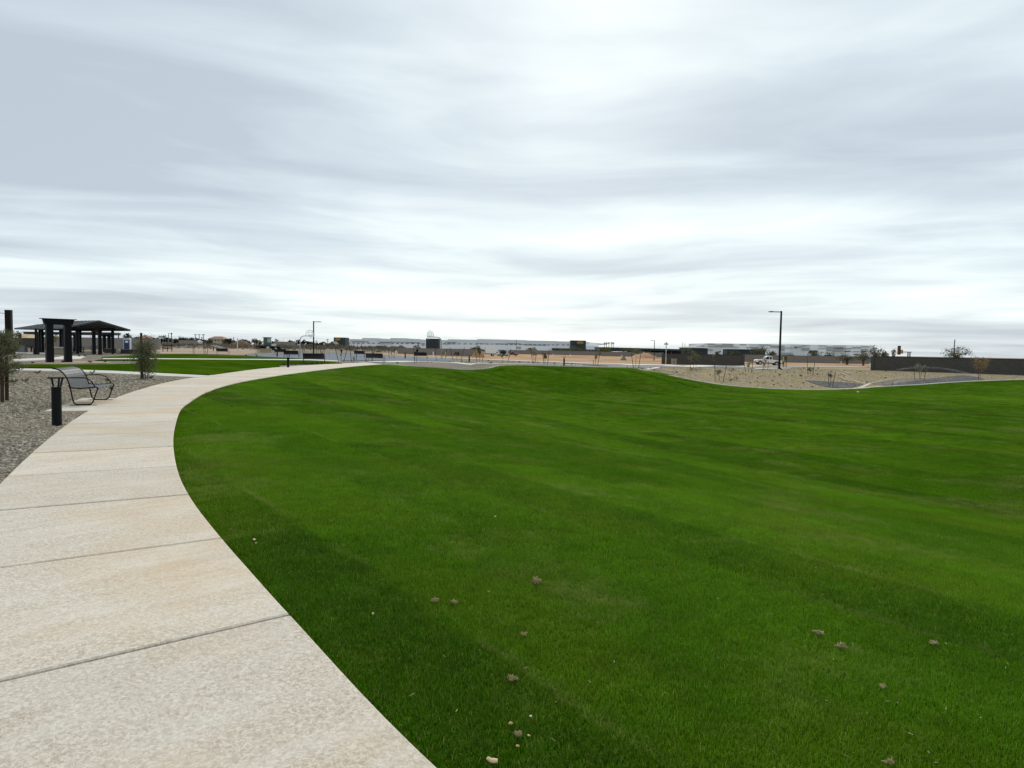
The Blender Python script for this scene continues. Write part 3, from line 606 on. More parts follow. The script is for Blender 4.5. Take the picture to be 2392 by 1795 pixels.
facebox(wh, 'canopy', 1290, 814, 1335, 818.5, YW-9, M_whdark, 8)
def corner_block(x0, y0, x1, y1, Y, label, oval):
    r = thing('corner_tower', gnd((x0+x1)/2, Y), label, 'building'); facebox(r, 'wall', x0, y0, x1, y1, Y, M_whdark, 16, -3)
    facebox(r, 'parapet', x0-.15, y0-.5, x1+.15, y0+.35, Y-.25, mat('parapet_metal', (.07, .08, .085), .5), 16.4)
    for fx in (.33, .66): facebox(r, 'panel_joint', x0+(x1-x0)*fx-.1, y0+.6, x0+(x1-x0)*fx+.1, y1, Y-.12, M_black, .2)
    if oval: emblem(r, *oval, Y)
    return r
corner_block(779.5, 789.2, 806.3, 812, 690, 'dark office block with a yellow oval sign at the left end of the warehouse', (789.2, 793.2, 6, 2.9))
corner_block(995, 791.8, 1025, 811, 740, 'plain dark office block of the warehouse behind the right basketball hoop', None)
corner_block(1334, 796.2, 1368.5, 814.5, 700, 'dark office block with a yellow oval sign at the right end of the warehouse', (1355, 800.8, 7.6, 3.1))
an = thing('warehouse_annex', gnd(1395, 760), 'white sloping annex right of the dark office block with the yellow oval', 'building')
for k in range(6): facebox(an, 'roof_panel', 1369+k*8, 799.6+k*.75, 1377+k*8, 808.5-k*.55, 740+k*4, M_whwhite, 30)
facebox(an, 'wall', 1369, 808, 1398, 817, 738, M_whwhite, 25); facebox(an, 'dark_opening', 1371, 817, 1400, 830, 739, M_whdark, 25, -3)
for k in range(4): facebox(an, 'column', 1373+k*7, 817, 1374.2+k*7, 830, 737, M_whgrey, 1, -3)
sh = thing('solar_canopy', gnd(1500, 560), 'long low dark canopy roof on the horizon left of the street sign', 'shed')
for k in range(9): facebox(sh, 'roof_panel', 1399+k*24, 811.4+k*.62, 1399+k*24+23.6, 817+k*.5, 560, M_whdark, 30)
for k in range(10): facebox(sh, 'post', 1400+k*24, 816+k*.5, 1401+k*24, 830, 570, M_whgrey, .6, -2)
facebox(sh, 'back_wall', 1400, 817.5, 1610, 826, 585, mat('shaded_wall', (.12, .12, .115), .8), 2, -2)
for a, b, y in ((1434, 1464, 821), (1492, 1520, 822.5)):
    hh = thing('low_house', gnd((a+b)/2, 480), 'low pale roofed house under the dark canopy, %s' % ('left of the twin staked tree' if a < 1480 else 'behind the thin lamp post'), 'house')
    facebox(hh, 'wall', a+2, y+1.4, b-2, 830, 480, M_offwhite if a < 1480 else M_pinkdirt, 10, -2); facebox(hh, 'roof', a, y, b, y+1.7, 478, M_whwhite if a < 1480 else mat('clay_roof', (.3, .17, .11), .8, .2, .4), 14)
YB = 760
w2 = thing('warehouse', gnd(1850, YB), 'white warehouse patterned with grey panels behind the white pickup', 'warehouse')
Z7 = lambda x, y: (1590+x/4.81, 780+y/4.81)
for k in range(12):
    a, _ = Z7(300, 0); a = a+k*(2042-a)/12; b = a+(2042-Z7(300, 0)[0])/12
    facebox(w2, 'wall', a, 802.6+k*.42, b, 840, YB+(k % 2)*.8, M_whwhite if k % 3 else M_whband, 80, -3)
for n, m, Ls in (('grey_panel', M_whgrey, [(310, 110, 385, 120), (390, 125, 470, 148), (470, 111, 590, 148), (310, 140, 385, 146), (670, 116, 738, 124), (590, 146, 660, 152), (885, 120, 1015, 130), (740, 150, 860, 157), (1015, 133, 1170, 155), (1115, 165, 1170, 188), (1115, 212, 1260, 238), (1180, 155, 1265, 162), (1280, 140, 1360, 153), (1362, 130, 1450, 138), (1362, 158, 1450, 185), (1550, 132, 1640, 138), (1550, 160, 1640, 165), (1640, 145, 1830, 165), (1640, 172, 1740, 195), (1740, 172, 1830, 195), (1740, 160, 1830, 165), (1830, 160, 1925, 170), (1930, 150, 2025, 162), (1930, 196, 2015, 202), (2030, 140, 2130, 147), (2030, 172, 2100, 195), (310, 172, 360, 190)]),
                 ('dark_panel', M_whdark, [(1280, 153, 1310, 162), (1450, 188, 1540, 212), (1845, 193, 1910, 202), (2035, 196, 2090, 206), (1945, 228, 2000, 236), (1195, 240, 1260, 250)])):
    for r in Ls:
        a = Z7(r[0], r[1]); b = Z7(r[2], r[3]); facebox(w2, n, a[0], a[1], b[0], b[1], YB-.7, m, .6)
for r in ((25, 156, 305, 202), (525, 172, 950, 212)):
    a = Z7(r[0], r[1]); b = Z7(r[2], r[3])
    q = thing('loading_shed', gnd((a[0]+b[0])/2, 640), 'low dark loading shed with a white roof edge %s' % ('left of the panelled warehouse' if r[0] < 100 else 'in front of the panelled warehouse'), 'shed')
    facebox(q, 'wall', a[0], a[1]+1, b[0], b[1], 640, M_whdark, 14, -2); facebox(q, 'roof_edge', a[0]-.5, a[1]-.8, b[0]+.5, a[1]+.7, 638, M_whwhite, 18)
ar = thing('barrel_roof_hall', gnd(1640, 770), 'small white hall with a curved roof at the left end of the panelled warehouse', 'building')
for k in range(7):
    u = (k+.5)/7; a = Z7(150+k*22, 0)[0]; facebox(ar, 'roof_panel', a, 812.4-7.4*math.sin(u*PI*.55), a+4.6, 816, 770+k, M_whband, 40)
mast_xs = [(1785/7.37*0+1594, 802), (1599.5, 804)]

# houses on the left ---------------------------------------------------
M_tile = mat('clay_tile_roof', (.3, .16, .11), .8, .25, .5); M_stucco = mat('cream_stucco', (.46, .38, .28), .85, .1, .3); M_tanroof = mat('tan_shingle_roof', (.46, .35, .2), .85, .12, .6); M_browns = mat('brown_stucco', (.12, .095, .07), .85, .15, .3)
def gable(parent, name, x0, x1, y0, y1, ze, zr, m, axis='x', hip=0.0):
    b = MB()
    if axis == 'x':
        ym = (y0+y1)/2; v = [(x0, y0, ze), (x1, y0, ze), (x1, y1, ze), (x0, y1, ze), (x0+hip, ym, zr), (x1-hip, ym, zr)]; f = [(0, 1, 5, 4), (2, 3, 4, 5), (1, 2, 5), (3, 0, 4), (3, 2, 1, 0)]
    else:
        xm = (x0+x1)/2; v = [(x0, y0, ze), (x1, y0, ze), (x1, y1, ze), (x0, y1, ze), (xm, y0+hip, zr), (xm, y1-hip, zr)]; f = [(0, 1, 4), (1, 2, 5, 4), (2, 3, 5), (3, 0, 4, 5), (3, 2, 1, 0)]
    b.add(v, f); return b.build(name, m, parent)
def house(px0, px1, Y, label, wall_h, roof_h, wm, rm, depth=11, axis='x', hip=0, wins=3, storeys=1, group=None):
    p = gnd((px0+px1)/2, Y); w = (px1-px0)*px2(Y); r = thing('house', p, label, 'house', group)
    b = MB(); b.box((0, depth/2, wall_h/2-.3), (w-1.0, depth-1, wall_h+.6)); b.build('wall', wm, r)
    gable(r, 'roof', -w/2, w/2, 0, depth, wall_h, wall_h+roof_h, rm, axis, hip)
    for s in range(storeys):
        for k in range(wins):
            x = -w/2+w*(k+.5)/wins; f = MB(); z = wall_h*(s+.55)/storeys; f.box((x, .42, z), (1.5, .16, 1.2)); fo = f.build('window', M_white, r); f = MB(); f.box((x, .33, z), (1.3, .06, 1.0)); f.build('pane', M_glass, fo)
    return r
house(484, 522, 500, 'two storey cream house with a clay tile roof among the trees', 5.2, 1.9, M_stucco, M_tile, 12, 'x', 3, 5, 2)
house(-30, 62, 230, 'low brown house with a tan shingle roof behind the tall dark post', 2.4, 1.5, M_browns, M_tanroof, 14, 'x', 4, 3)
house(84, 122, 240, 'tan roofed house seen between the swing posts and the shelter', 2.4, 1.3, M_browns, M_tanroof, 12, 'x', 3, 2)
wall(gnd(-40, 146), gnd(88, 148), 2.0, M_blkdark, M_cap, 'dark block wall below the tan roofed house at the left edge')
house(312, 345, 430, 'pinkish roofed house behind the date palm and portable toilet', 4.2, 2.2, M_stucco, M_tile, 12, 'x', 4, 2)
house(646, 662, 420, 'small white roofed house left of the basketball hoop', 3.4, 1.5, M_stucco, M_white, 10, 'x', 1, 2)
house(768, 782, 380, 'dark gabled roof beside the dark office block at the left end of the warehouse', 2.4, 1.7, M_browns, mat('slate_roof', (.1, .1, .1), .8, .15, .4), 10, 'y', 0, 1)
house(452, 463, 440, 'tiny white shed roof below the row of flat palms', 2.7, .8, M_white, M_white, 8, 'x', 0, 1)

# ================================================================== PARK STRUCTURES
# picnic shelter with hipped roof
def quadroof(parent, name, C4, ze, zr, hip, th, m):
    """hipped roof over four plan corners (0-1 and 3-2 are the long sides)"""
    c = [Vector((*p, 0)) for p in C4]; u = (c[1]-c[0]).normalized(); m0 = (c[0]+c[3])/2+u*hip; m1 = (c[1]+c[2])/2-u*hip
    v = [(*q.xy, ze) for q in c]+[(*q.xy, ze+th) for q in c]+[(*m0.xy, zr), (*m1.xy, zr)]
    f = [(3, 2, 1, 0), (0, 1, 5, 4), (1, 2, 6, 5), (2, 3, 7, 6), (3, 0, 4, 7), (4, 5, 9, 8), (5, 6, 9), (6, 7, 8, 9), (7, 4, 8)]
    b = MB(); b.add(v, f); return b.build(name, m, parent)
M_roofmetal = mat('dark_standing_seam_roof', (.055, .062, .062), .5, .12, 1.5, spec=.4)
def shelter(C4, ze, zr, hip, th, label, cols, colw, arms=True):
    c = np.mean(np.array(C4), axis=0); r = thing('picnic_shelter', (c[0], c[1], 0), label, 'picnic shelter')
    L4 = [(p[0]-c[0], p[1]-c[1]) for p in C4]; ro = quadroof(r, 'roof', L4, ze, zr, hip, th, M_roofmetal)
    u = np.array(L4[1])-np.array(L4[0]); Lu = np.linalg.norm(u); u /= Lu; w = np.array(L4[3])-np.array(L4[0]); Lw = np.linalg.norm(w); w /= Lw
    if zr-ze > .6:
        for k in range(1, int(Lu/1.2)):      # standing seams on the slope that faces the path
            a = np.array(L4[0])+u*k*1.2; q = max(0, min(1, (k*1.2)/hip, (Lu-k*1.2)/hip)); e = a+w*(Lw/2)*q
            s = MB(); s.tube([(*a, ze+th+.03), (*e, ze+th+(zr-ze-th)*q+.03)], .03, 4); s.build('seam', M_roofmetal, ro)
    fb = MB()
    for i in range(4):
        a = np.array(L4[i])*.97; e = np.array(L4[(i+1) % 4])*.97; ang = math.atan2(e[1]-a[1], e[0]-a[0]); fb.box((*((a+e)/2), ze-.14), (np.linalg.norm(e-a), .12, .24), ang)
    fb.build('fascia_beam', M_black, r)
    for i, (a, e) in enumerate(cols):
        p = np.array(L4[0])+u*Lu*a+w*Lw*e; cb = MB(); cb.box((*p, (ze-.05)/2), (colw, colw, ze-.05), math.atan2(u[1], u[0])); co = cb.build('column', M_black, r)
        if arms:
            for s in (-1, 1):
                q = MB(); q.tube([(*(p+u*s*.1), ze-1.1), (*(p+u*s*.35), ze-.5), (*(p+u*s*.95), ze-.06)], .07, 6); q.build('brace', M_black, co)
    return r
C4 = [(-66.9, 89.8), (-54.4, 80.8), (-49.8, 87.2), (-62.3, 96.2)]
def gableroof(parent, name, L4, ze, zr, hip, th, m):
    """thin folded roof: hipped at the 0-3 end, open gable at the 1-2 end"""
    c = [Vector((*p, 0)) for p in L4]; u = (c[1]-c[0]).normalized(); m0 = (c[0]+c[3])/2+u*hip; m1 = (c[1]+c[2])/2+u*.5
    lo = [(*c[0].xy, ze), (*c[1].xy, ze), (*m1.xy, zr), (*m0.xy, zr), (*c[2].xy, ze), (*c[3].xy, ze)]; hi = [(x, y, z+th) for x, y, z in lo]
    f = [(6, 7, 8, 9), (9, 8, 10, 11), (11, 6, 9), (3, 2, 1, 0), (5, 4, 2, 3), (3, 0, 5), (0, 1, 7, 6), (1, 2, 8, 7), (2, 4, 10, 8), (4, 5, 11, 10), (5, 0, 6, 11)]
    q = MB(); q.add(lo+hi, f); return q.build(name, m, parent)
def picnic_shelter(C4, ze, zr, hip, th, label, cols, colw):
    c = np.mean(np.array(C4), axis=0); r = thing('picnic_shelter', (c[0], c[1], 0), label, 'picnic shelter'); L4 = [(p[0]-c[0], p[1]-c[1]) for p in C4]
    ro = gableroof(r, 'roof', L4, ze, zr, hip, th, M_roofmetal); A = np.array(L4[0]); u = np.array(L4[1])-A; Lu = np.linalg.norm(u); u /= Lu; w = np.array(L4[3])-A; Lw = np.linalg.norm(w); w /= Lw
    for k in range(2, int(Lu/1.1)):
        q = min(1, k*1.1/hip); a_ = A+u*k*1.1; e_ = a_+w*Lw/2*q; s = MB(); s.tube([(*a_, ze+th+.02), (*e_, ze+th+(zr-ze)*q+.02)], .022, 4); s.build('seam', M_roofmetal, ro)
    ang = math.atan2(u[1], u[0])
    for e in (.22, .78): q = MB(); p_ = A+u*Lu*.52+w*Lw*e; q.box((*p_, ze+.22), (Lu*.9, .16, .26), ang); q.build('beam', M_black, r)
    for x in (.12, .34, .56, .78, .97): q = MB(); p_ = A+u*Lu*x+w*Lw*.5; q.box((*p_, ze+.1), (.12, Lw*.96, .18), ang); q.build('cross_beam', M_black, r)
    for a_, e in cols: q = MB(); p_ = A+u*Lu*a_+w*Lw*e; q.box((*p_, (ze+.1)/2), (colw, colw, ze+.1), ang); q.build('column', M_black, r)
picnic_shelter(C4, 3.0, 4.02, 4.2, .2, 'large dark picnic shelter with a folded metal roof behind the swing', [(.2, .24), (.25, .24), (.635, .24), (.685, .24), (.95, .24), (.3, .78), (.93, .78)], .27)
shelter([tuple(gnd(53, 108).xy), tuple(gnd(262, 99).xy), tuple(gnd(285, 106).xy), tuple(gnd(78, 115).xy)], 2.85, 3.02, 3, .12, 'thin flat dark canopy just behind the large folded roof shelter', [(.14, .3), (.2, .3), (.52, .3), (.58, .3), (.9, .3), (.95, .3)], .34)
# furniture under the shelters
def picnic_table(p, rz, label):
    r = thing('picnic_table', p, label, 'table', 'picnic tables under the shelters', rz)
    b = MB(); b.box((0, 0, .76), (1.9, .78, .05)); b.build('tabletop', M_black, r)
    for s in (-1, 1):
        b = MB(); b.box((0, s*.72, .45), (1.9, .3, .05)); b.build('bench_seat', M_black, r)
        b = MB(); b.tube([(s*.7, -.7, .42), (s*.7, -.3, .1), (s*.7, -.25, .74)], .035, 6); b.tube([(s*.7, .7, .42), (s*.7, .3, .1), (s*.7, .25, .74)], .035, 6); b.box((s*.7, 0, .04), (.12, 1.3, .08)); b.build('leg_frame', M_black, r)
for px, Y, rz, lb in ((88, 92, .5, 'dark picnic table left of the near swing post, under the shelter'), (158, 90, .4, 'dark picnic table seen between the near swing posts'), (180, 92, .6, 'dark picnic table right of the near swing, under the shelter'), (205, 96, .2, 'dark picnic table left of the far swing')):
    picnic_table(gnd(px, Y), rz, lb)
gr = thing('barbecue_counter', gnd(45, 88), 'dark grey barbecue counter beside the tall dark post', 'counter')
b = MB(); b.box((0, 0, .45), (1.7, .7, .9), .1); b.build('counter_body', M_greymetal, gr); b = MB(); b.box((0, 0, .93), (1.8, .8, .06), .1); b.build('countertop', M_black, gr); b = MB(); b.box((-.3, 0, 1.1), (.7, .5, .28), .1); b.build('grill_lid', M_black, gr)
for x0, x1, Y, lb in ((246, 276, 96, 'short dark seat wall right of the far swing'), (282, 330, 92, 'long dark seat wall in front of the portable toilet')):
    p = gnd((x0+x1)/2, Y); w = (x1-x0)*px2(Y); r = thing('seat_wall', p, lb, 'seat wall'); b = MB(); b.box((0, 0, .24), (w, .5, .56)); b.build('wall_body', M_blkdark, r); b = MB(); b.box((0, 0, .55), (w+.06, .58, .07)); b.build('coping', mat('pale_coping', (.2, .19, .175), .8), r)
bd = thing('boulder', gnd(276.5, 91.5), 'pale boulder at the end of the dark seat walls', 'boulder'); b = MB(); b.ball((0, 0, .25), (.35, .3, .32), 9, 6, .15); b.build('rock', mat('pale_rock', (.42, .37, .29), .9, .25, 4), bd)
# swings
def swing_frame(px0, px1, Y0, Y1, w, label):
    A = gnd(px0, Y0); B = gnd(px1, Y1); d = B-A; L = d.xy.length; r = thing('swing_arbor', A, label, 'swing frame', None, math.atan2(d.y, d.x)); H = 2.72
    for x in (0, L): b = MB(); b.box((x, 0, H/2-.1), (w, w*.8, H+.2), taper=.94); b.build('post', M_black, r, bevel=.02)
    b = MB(); b.prism([(-w*.62, H), (L+w*.62, H), (L+w*.85, H+.38), (-w*.85, H+.38)], -w*.42, w*.42); b.build('beam', M_black, r)
    b = MB(); b.box((L/2, 0, H+.41), (L+w*2.3, w*1.2, .05)); b.build('top_plate', M_black, r)
    return r
swing_frame(116, 158.5, 48.0, 48.9, .46, 'black swing frame with two broad posts nearest the camera')
swing_frame(219.5, 233.5, 84, 81.8, .46, 'farther black swing frame with two broad posts, left of the portable toilet')
def swing_seat(p, rz, label, W):
    r = thing('swing_bench', p, label, 'swing', None, rz)
    b = MB(); b.box((0, 0, .62), (W, .48, .05)); b.build('seat', mat('tan_seat_panel', (.36, .32, .25), .7, .1, 3), r)
    b = MB(); b.box((0, -.3, .84), (W, .05, .46), rx=-.25); b.build('backrest', mat('weathered_tan_panel', (.3, .26, .2), .7, .1, 3), r); b = MB(); b.box((0, -.36, 1.08), (W+.06, .09, .04)); b.build('top_rail', M_white, r)
    for s in (-1, 1): b = MB(); b.tube([(s*W/2, -.3, 1.05), (s*W/2, 0, 1.45), (s*W/2, .24, .64)], .018, 5); b.tube([(s*W/2, 0, 1.45), (s*W/2, 0, 2.78)], .018, 5); b.build('hanger_rod', M_galv, r)
swing_seat(gnd(146, 50.2), .45, 'tan bench swing hanging in the near black frame', 1.15)
swing_seat(gnd(221, 85.6), .4, 'pale bench swing hanging in the far black frame', .9)
# tall dark post with a wire at the left
tp = thing('shade_post', gnd(22, 78), 'tall square dark steel post with a thin wire at the left edge', 'post')
zt = pt(22, 724.5, 78).z
b = MB(); b.box((0, 0, zt/2), (.62, .5, zt), .25); b.build('post', M_blackwarm, tp)
b = MB(); b.box((0, 0, .02), (1.0, .9, .05), .25); b.build('base_plate', M_black, tp)
b = MB(); b.tube([(-.2, 0, zt-.45), (-2.0, .2, zt-.28), (-8, .6, zt+.2)], .035, 5); b.build('wire', M_greymetal, tp)
bx = MB(); bx.box((.32, -.3, 1.0), (.5, .3, 1.5), .25); bx.build('control_box', M_black, tp)
tp2 = thing('slim_post', gnd(85, 75), 'slim dark post between the tall post and the near swing', 'post'); zt = pt(85, 768, 75).z
b = MB(); b.box((0, 0, zt/2), (.2, .2, zt)); b.build('post', M_black, tp2); b = MB(); b.box((0, 0, .35), (.42, .42, .7)); b.build('base', M_black, tp2)
# portable toilet
to = thing('portable_toilet', gnd(297.5, 128), 'blue and white portable toilet standing before the tan block wall', 'portable toilet')
M_tblue = mat('navy_plastic', (.025, .04, .13), .5, .1, 2); M_tgrey = mat('pale_blue_plastic', (.42, .48, .52), .5, .08, 2)
b = MB(); b.box((0, 0, 1.02), (1.15, 1.2, 2.04), .3); b.build('cabin', M_tgrey, to, bevel=.04)
b = MB(); b.prism([(-.62, 2.04), (.62, 2.04), (.5, 2.26), (.25, 2.36), (-.25, 2.36), (-.5, 2.26)], -.62, .62, Matrix.Rotation(.3, 4, 'Z')); b.build('roof', M_tgrey, to)
mR = Matrix.Rotation(.3, 4, 'Z')
b = MB(); b.box(mR @ Vector((.03, -.63, 1.0)), (.86, .06, 1.86), .3); dr = b.build('door', M_tblue, to)
b = MB(); b.box(mR @ Vector((.05, -.67, 1.62)), (.5, .03, .34), .3); b.build('notice', M_white, dr)
b = MB(); b.box(mR @ Vector((-.34, -.68, 1.0)), (.06, .05, .2), .3); b.build('handle', M_black, dr)
b = MB(); b.box((0, 0, .05), (1.3, 1.4, .1), .3); b.build('skid', M_greymetal, to)

# ------------------------------------------------------------------ basketball hoops
def hoop(base, sgn, rz, label, rimcol, boardm, postm):
    r = thing('basketball_hoop', base, label, 'basketball hoop', 'basketball hoops on the court', rz)
    R_ = .062
    pts_ = [(0, 0, -.1), (0, 0, 2.35)]+[(sgn*.62*(1-math.cos(a)), 0, 2.35+.62*math.sin(a)) for a in np.linspace(.15, PI/2, 7)]+[(sgn*1.5, 0, 2.97)]
    b = MB(); b.tube(pts_, R_, 10); b.build('gooseneck_post', postm, r, True)
    b = MB(); b.box((0, 0, .02), (.4, .4, .04)); b.build('base_plate', postm, r)
    # fan shaped backboard, square to the arm
    n = 14; prof = [(-.68, 2.95)]+[(-.72*math.cos(PI*j/n), 3.2+.66*math.sin(PI*j/n)) for j in range(n+1)]+[(.68, 2.95)]
    M = Matrix.Translation((sgn*1.5, 0, 0)) @ Matrix.Rotation(HBROT*sgn, 4, 'Z')
    b = MB(); b.prism(prof, -.02, .02, M); bo = b.build('backboard', boardm, r)
    b = MB(); ring = [Vector((x, -.03, z)) for x, z in prof]; b.tube([M @ q for q in ring+ring[:1]], .024, 6); b.build('backboard_edge', rimcol, bo)
    b = MB(); b.tube([M @ Vector(q) for q in ((-.3, -.03, 3.12), (-.3, -.03, 3.57), (.3, -.03, 3.57), (.3, -.03, 3.12), (-.3, -.03, 3.12))], .022, 6); b.build('target_square', rimcol, bo)
    b = MB(); b.tube([M @ Vector((.225*math.cos(a), -.3+.225*math.sin(a), 3.05)) for a in np.linspace(0, 2*PI, 21)], .014, 6); ri = b.build('rim', mat('orange_rim', (.5, .12, .04), .5), r)
    b = MB()
    for j in range(12):
        a = 2*PI*j/12; b.tube([M @ Vector((.22*math.cos(a), -.3+.22*math.sin(a), 3.05)), M @ Vector((.13*math.cos(a+.5), -.3+.13*math.sin(a+.5), 2.65))], .006, 3); b.tube([M @ Vector((.22*math.cos(a), -.3+.22*math.sin(a), 3.05)), M @ Vector((.13*math.cos(a-.5), -.3+.13*math.sin(a-.5), 2.65))], .006, 3)
    b.build('net', M_white, ri)
HBROT = 0.78
def clear_board(name, col, tr_):
    m = mat(name, col, .35, .04, 2); t, b = pbsdf(m); b.inputs['Transmission Weight'].default_value = tr_; b.inputs['IOR'].default_value = 1.02; b.inputs['Alpha'].default_value = 1-tr_*.8; return m
M_board = clear_board('clear_backboard', (.8, .82, .84), .9); M_boardblue = clear_board('pale_blue_clear_backboard', (.6, .72, .76), .75); M_edge = mat('maroon_edge', (.12, .045, .07), .5)
hoop(gnd(701, 102), 1, 0.0, 'left basketball hoop with a maroon edged white fan backboard', M_edge, M_board, mat('pale_hoop_post', (.5, .49, .46), .5, .05, 3))
hoop(gnd(1031, 91), -1, 0.0, 'right basketball hoop with a pale blue fan backboard facing away', M_galv, M_boardblue, M_galv)

# ------------------------------------------------------------------ lamp posts and poles
def lamp(p, H, rz, label, col, arm=1.6, r0=.1):
    r = thing('street_lamp', p, label, 'street lamp', None, rz)
    b = MB(); b.box((0, 0, H/2), (r0*2, r0*2, H), taper=.8); b.build('pole', col, r)
    b = MB(); b.box((0, 0, .06), (.42, .42, .14)); b.build('base', col, r)
    b = MB(); b.box((-arm/2, 0, H-.12), (arm, .08, .1)); b.build('arm', col, r)
    b = MB(); b.prism([(-arm-.65, -.05), (-arm, -.08), (-arm, .06), (-arm-.5, .03)], -.16, .16, Matrix.Translation((0, 0, H-.1))); b.build('lamp_head', M_greymetal if col is not M_black else M_black, r)
p = at(1820, 862.3); lamp(p, pt(1826, 727, p.y).z-p.z, 0, 'tall black street lamp rising beside the white pickup', M_black, 1.1, .105)
p = gnd(732.5, 118); lamp(p, pt(732, 750.5, 118).z-p.z, PI, 'tall bronze street lamp between the left hoop and the dark office block', M_blackwarm, .85, .1)
p = gnd(1528.3, 190); lamp(p, pt(1528.5, 795.3, 190).z-p.z, 0, 'thin street lamp left of the green street sign', M_blackwarm, .6, .09)
p = gnd(1206, 330); lamp(p, pt(1206.5, 794, 330).z-p.z, 0, 'slim dark pole standing against the warehouse front', M_greymetal, .3, .12)
p = gnd(2228, 150); r = thing('utility_pole', p, 'bare wooden pole standing in the tree behind the right wall', 'pole'); H = pt(2229, 794, 150).z-p.z; b = MB(); b.tube([(0, 0, 0), (.1, 0, H)], [.13, .09], 8); b.build('pole', M_wood, r); b = MB(); b.box((0.1, 0, H-.1), (.3, .1, .14)); b.build('pole_cap', M_galv, r)
for px, yt, Y, lb in ((1594, 801, 420, 'left thin mast above the dark loading shed'), (1599.5, 803.5, 420, 'right thin mast above the dark loading shed'), (394, 779.5, 250, 'thin pole beside the tall fan palm')):
    p = gnd(px, Y); r = thing('mast', p, lb, 'pole'); H = pt(px, yt, Y).z-p.z; b = MB(); b.tube([(0, 0, 0), (0, 0, H)], .12, 6); b.build('pole', M_greymetal, r); b = MB(); b.box((.4, 0, H), (1.0, .1, .12)); b.build('crossarm', M_greymetal, r)
for px, yt, Y, lb in ((662, 793, 600, 'far power pole left of the left hoop'), (739, 795.5, 600, 'far power pole right of the bronze street lamp'), (765, 792, 600, 'far grey tower left of the dark office block')):
    p = gnd(px, Y); r = thing('power_pole', p, lb, 'pole'); H = pt(px, yt, Y).z-p.z; b = MB(); b.tube([(0, 0, 0), (0, 0, H)], .25, 6); b.build('pole', M_greymetal, r); b = MB(); b.box((0, 0, H-.6), (3, .3, .3)); b.box((0, 0, H-1.8), (2.4, .3, .3)); b.build('crossarm', M_greymetal, r)
# street sign
p = at(1555, 851.5); r = thing('street_sign', p, 'green street name sign on a thin post beside the dark wall', 'street sign'); H = pt(1557, 801, p.y).z-p.z
b = MB(); b.box((0, 0, H/2), (.09, .09, H)); b.build('post', M_galv, r); b = MB(); b.box((0, 0, .45), (.13, .13, .9)); b.build('post_sleeve', mat('yellow_sleeve', (.5, .42, .2), .6), r)
M_sgreen = mat('green_sign_face', (.02, .2, .16), .45, .06, 3)
kq = px2(p.y)
b = MB(); b.box((0, 0, H-.02), (4.6*kq*1.2, .03, 2.8*kq), .9); s1 = b.build('name_blade', M_sgreen, r)
b = MB(); b.box((0, 0, H-3.2*kq), (9.5*kq, .03, 3.0*kq), -.25); s2 = b.build('name_blade', M_sgreen, r)
def lettering(parent, w, h, z, rz, n):
    b = MB(); M = Matrix.Rotation(rz, 4, 'Z')
    for j in range(n): b.box(M @ Vector((-w/2+w*(j+.5)/n, -.022, z)), (w/n*.6, .006, h*random.uniform(.7, 1)), rz)
    b.build('lettering', M_white, parent)
lettering(s2, 7.4*kq, 1.0*kq, H-3.2*kq, -.25, 8); lettering(s1, 3.6*kq, .9*kq, H-.02, .9, 5)

# ------------------------------------------------------------------ bollards
def make_bollard():
    r = thing('bollard_light', (0, 0, 0), 'x', 'bollard', 'path light bollards')
    b = MB(); b.tube([(0, 0, -.05), (0, 0, .685)], .083, 20); b.build('body', M_black, r, False)
    b = MB(); b.tube([(0, 0, .68), (0, 0, .69)], .079, 20); b.build('lens', M_greymetal, r)
    for a in (2.9, .35, -.5):
        b = MB(); b.tube([(.066*math.cos(a), .066*math.sin(a), .68), (.105*math.cos(a), .105*math.sin(a), .85)], .017, 6); b.build('strut', M_black, r)
    b = MB(); b.tube([(0, 0, .845), (0, 0, .87)], .137, 24); b.build('cap', M_black, r); b = MB(); b.tube([(0, 0, .869), (0, 0, .874)], .134, 24); b.build('cap_top', mat('weathered_cap', (.13, .13, .125), .6, .2, 9), r)
    return r
BO = [(133, 988.5, 'nearest black bollard light, standing in gravel beside the bench'), (673, 858.5, 'black bollard light in the gravel island by the far bend of the path'), (752, 839.5, 'black bollard light just right of the grey bench'), (647.5, 833.5, 'black bollard light left of the left basketball hoop'), (946.5, 838, 'small black bollard light left of the right hoop, by the court edge'), (1096, 845.5, 'black bollard light right of the right basketball hoop'), (1317.5, 854, 'lone black bollard light on the rim of the lawn before the orange dirt'), (498.5, 820.5, 'tiny bollard light left of the bench on the far lawn edge')]
B0 = make_bollard()
for k, (px, py, lb) in enumerate(BO):
    p = at(px, py); o = B0 if k == 0 else copy_tree(B0, p); o.location = p; o.rotation_euler = (0, 0, random.uniform(-.3, .3) if k else 0); o['label'] = lb
